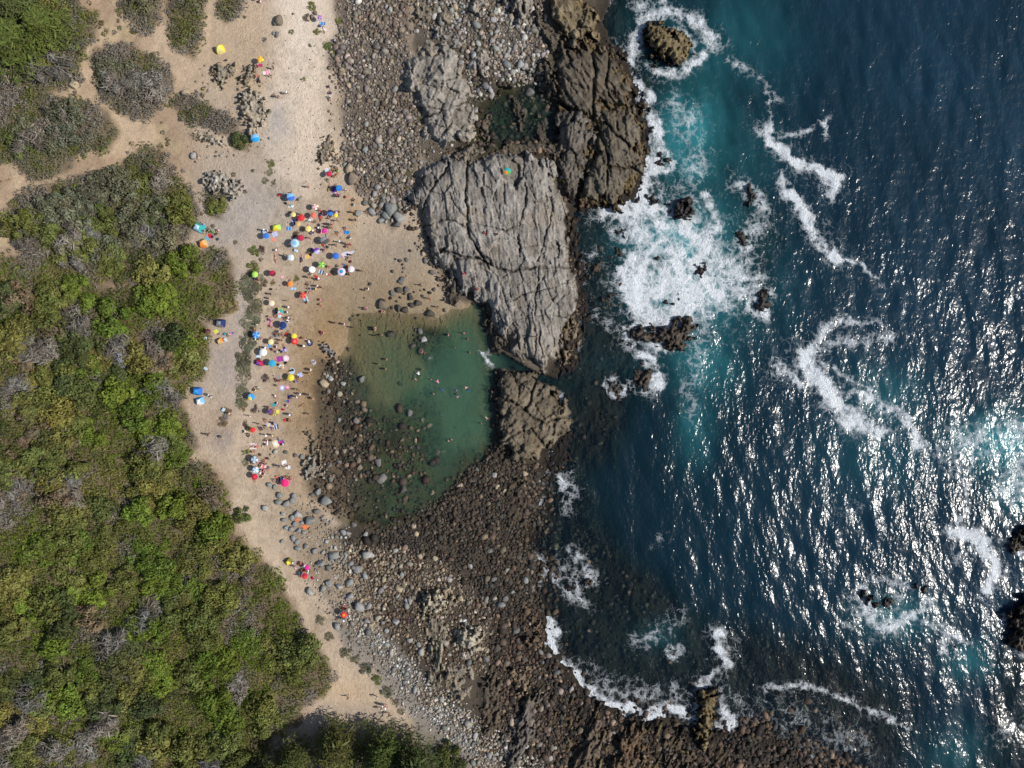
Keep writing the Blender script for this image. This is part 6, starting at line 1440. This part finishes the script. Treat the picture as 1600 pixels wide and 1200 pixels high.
for x, y, d, c1, c2 in [(447, 560, 10, 'white', 'palepink'), (456, 579.5, 10, 'white', 'paleblue'), (441, 606, 9, 'white', 'lavender'), (449.5, 605, 6, 'palepink', 'pink'), (431, 693.5, 12, 'white', 'cream'), (490, 566, 8, 'grey', 'paleblue'), (484, 536, 10, 'grey', 'navy')]:
    o = bpy.data.objects.new('round_mat', RND); o.location = P2W(x, y, top_z(x, y) + .01); o.scale = (d / 16, d / 16, 1); link(o); mslot(o, cm(c1), cm(c2))
    TOWELS.append((o, x, y, f'round {SAY.get(c1, c1)} mat with {SAY.get(c2, c2)} rim'))
def box_mesh(name, sx, sy, sz, bev):
    bm = bmesh.new(); bmesh.ops.create_cube(bm, size=1)
    for v in bm.verts: v.co = (v.co.x * sx, v.co.y * sy, (v.co.z + .5) * sz)
    bmesh.ops.bevel(bm, geom=bm.edges[:], offset=bev, segments=2, affect='EDGES')
    m = bpy.data.meshes.new(name); bm.to_mesh(m); bm.free(); m.materials.append(None); return m
BAG = box_mesh('bag', .5, .32, .34, .10); BOX = box_mesh('cool_box', .52, .36, .36, .03); LID = box_mesh('lid', .55, .39, .07, .02)
V, F = tubes([([(-.17, 0, .30), (-.12, 0, .48), (.12, 0, .48), (.17, 0, .30)], [.018] * 4)], 6)
STRAP = np_mesh('handle', V, F, None); STRAP.materials.append(None)
BAGS = []
for x, y, c in [(447, 318, 'black'), (437, 305, 'red'), (499, 352, 'darkgrey'), (512, 386, 'darkgrey'), (486, 398, 'black'), (519, 425, 'brown'), (548, 409, 'maroon'), (424, 452, 'black'), (441, 514, 'navy'), (425, 546, 'maroon'), (471, 528, 'brown'), (447, 567, 'black'), (412, 567, 'purple'), (431, 602, 'brown'), (443, 640, 'crimson'), (409, 671, 'black'), (423, 688, 'brown'), (389, 681, 'navy'), (418, 716, 'maroon'), (421, 731, 'grey'), (433, 745, 'coral'), (467, 881, 'maroon'), (489, 903, 'crimson'), (535, 950, 'maroon'), (402, 104, 'maroon'), (333, 363, 'green'), (338, 366, 'brown'), (330, 500, 'navy'), (352, 522, 'teal'), (341, 374, 'darkgrey')]:
    o = bpy.data.objects.new('bag', BAG); o.location = P2W(x, y, top_z(x, y)); o.rotation_euler = (0, 0, rp.uniform(0, 6)); link(o); mslot(o, cm(c)); o.scale = (1.2, 1.2, 1.1)
    h = bpy.data.objects.new('handle', STRAP); link(h, o); mslot(h, cm(c))
    BAGS.append((o, x, y, f'{SAY.get(c, c)} beach bag'))
for x, y, c in [(511, 268.5, 'white'), (526.5, 333, 'white'), (322, 528, 'white'), (322, 576, 'white'), (353, 531, 'white'), (451, 502, 'paleblue'), (414, 362.5, 'white'), (463, 392, 'white'), (437, 494, 'white'), (350, 640, 'white')]:
    o = bpy.data.objects.new('cool_box', BOX); o.location = P2W(x, y, top_z(x, y)); o.rotation_euler = (0, 0, rp.uniform(0, 6)); link(o); mslot(o, cm(c)); o.scale = (1.2, 1.2, 1.2)
    h = bpy.data.objects.new('lid', LID); h.location = (0, 0, .34); link(h, o); mslot(h, cm('white' if c != 'white' else 'paleblue'))
    BAGS.append((o, x, y, f'{SAY.get(c, c)} cool box'))
V, F = tubes([([(-.85, -.02, .13), (-.3, .03, .14), (.3, -.02, .13), (.85, .02, .12)], [.10, .115, .11, .09])], 9)
o = link(bpy.data.objects.new('log', np_mesh('log', V, F, flat_material('bleached_log', (.42, .37, .30))))); o.location = P2W(326, 361, top_z(326, 361)); o.rotation_euler = (0, 0, math.radians(62))
tag(o, 'bleached log lying on grey ground between the teal and amber tents', 'log')
fr = empty('wooden_frame', P2W(315.5, 498.5, top_z(315.5, 498.5) + .9), math.radians(-28))
wm = flat_material('pale_timber', (.50, .44, .34))
for (cx, cy, sx, sy) in ((0, .35, 1.3, .06), (0, -.35, 1.3, .06), (.65, 0, .06, .76), (-.65, 0, .06, .76)):
    m = box_mesh('bar', sx, sy, .06, .008); b = bpy.data.objects.new('bar', m); b.location = (cx, cy, .0 if sx > 1 else .061); link(b, fr); mslot(b, wm)
tag(fr, 'pale rectangular timber frame resting on bushes left of the navy tent', 'frame')

# ------------------------------------------------------------------ labels that single things out
LM_ROCK = [(790, 360, 'the main outcrop'), (690, 150, 'the rounded pale outcrop'), (830, 650, 'the channel outcrop'), (680, 942, 'the pale broken crag'), (735, 1005, 'the rounded boulder crag'), (350, 286, 'the jagged campsite crag'), (392, 178, 'the rubbly path crag'), (484, 732, 'the jagged beach crag'), (598, 480, 'the tall shallows rock'), (655, 478, 'the wet sand stone heap'), (620, 335, 'the upper cobble boulders'), (660, 545, 'the pool stone heap'), (815, 190, 'the tide pool'), (770, 640, 'the right pool ledge'), (600, 740, 'the pool\'s lower end'), (1100, 1120, 'the ochre ridge'), (520, 590, 'the left bank stones')]
LM_EDGE = [(0, 440, 'the bare left edge patch'), (0, 620, 'the middle of the left edge'), (0, 900, 'the lower left edge'), (0, 1200, 'the bottom left corner'), (230, 1200, 'the left bottom edge'), (300, 722, 'the scrub side path'), (385, 855, 'the lower path\'s bend'), (520, 1062, 'the lower scrub tip'), (560, 1090, 'the lower clearing'), (520, 1172, 'the feathery conifer'), (702, 1172, 'the bottom cobble bushes'), (80, 60, 'the top left conifers'), (270, 200, 'the upper hillside path'), (190, 552, 'the silver grey bush'), (280, 0, 'the hillside top edge'), (540, 0, 'the cobble top edge'), (780, 0, 'the middle top edge'), (0, 240, 'the upper left edge'), (390, 470, 'the long dune shrubs')]
ORD = ['', 'second', 'third', 'fourth', 'fifth', 'sixth', 'seventh', 'eighth', 'ninth', 'tenth', 'eleventh', 'twelfth', 'thirteenth', 'fourteenth', 'fifteenth', 'sixteenth', 'seventeenth', 'eighteenth']
def rel(x, y, lms, skip=4.0):
    best = None
    for lx, ly, ph in lms:
        d = math.hypot(x - lx, y - ly)
        if d < skip: continue
        if best is None or d < best[0]: best = (d, x - lx, y - ly, ph)
    d, dx, dy, ph = best
    a = math.degrees(math.atan2(-dy, dx)) % 360
    w = ['right of', 'upper right of', 'above', 'upper left of', 'left of', 'lower left of', 'below', 'lower right of'][int(((a + 22.5) % 360) // 45)]
    return d, f'{w} {ph}'
def label_all(items, lms, cat, group):
    bins = {}
    for o, x, y, desc in items:
        d, r_ = rel(x, y, lms)
        bins.setdefault((desc, r_), []).append((d, o))
    for (desc, r_), lst in bins.items():
        lst.sort(key=lambda t: t[0])
        for k, (d, o) in enumerate(lst):
            extra = '' if len(lst) == 1 else (', nearest one' if k == 0 else f', {ORD[k]} nearest')
            tag(o, f'{desc} {r_}{extra}', cat, group)
label_all(PEOPLE, LM + LM_ROCK + LM_EDGE[5:9], 'person', 'people on the beach')
label_all(TOWELS, LM, 'towel', 'towels and mats on the sand')
label_all([b for b in BAGS if 'bag' in b[3]], LM, 'bag', 'beach bags')
label_all([b for b in BAGS if 'box' in b[3]], LM, 'cool box', 'cool boxes')
def size_word(d): return 'big' if d >= 13 else ('medium' if d >= 9 else 'small')
label_all([(o, x, y, f'{size_word(d)} {w} boulder') for o, x, y, d, w in BOBJ], LM + LM_ROCK + LM_EDGE, 'boulder', 'boulders on the shore')
label_all([(o, x, y, f'{"wide" if rad > 19 else ("small" if rad < 10 else "medium")} {w} shrub') for o, x, y, rad, w in SHRUBS], LM + LM_ROCK + LM_EDGE, 'shrub', 'shrubs on the hillside and dunes')
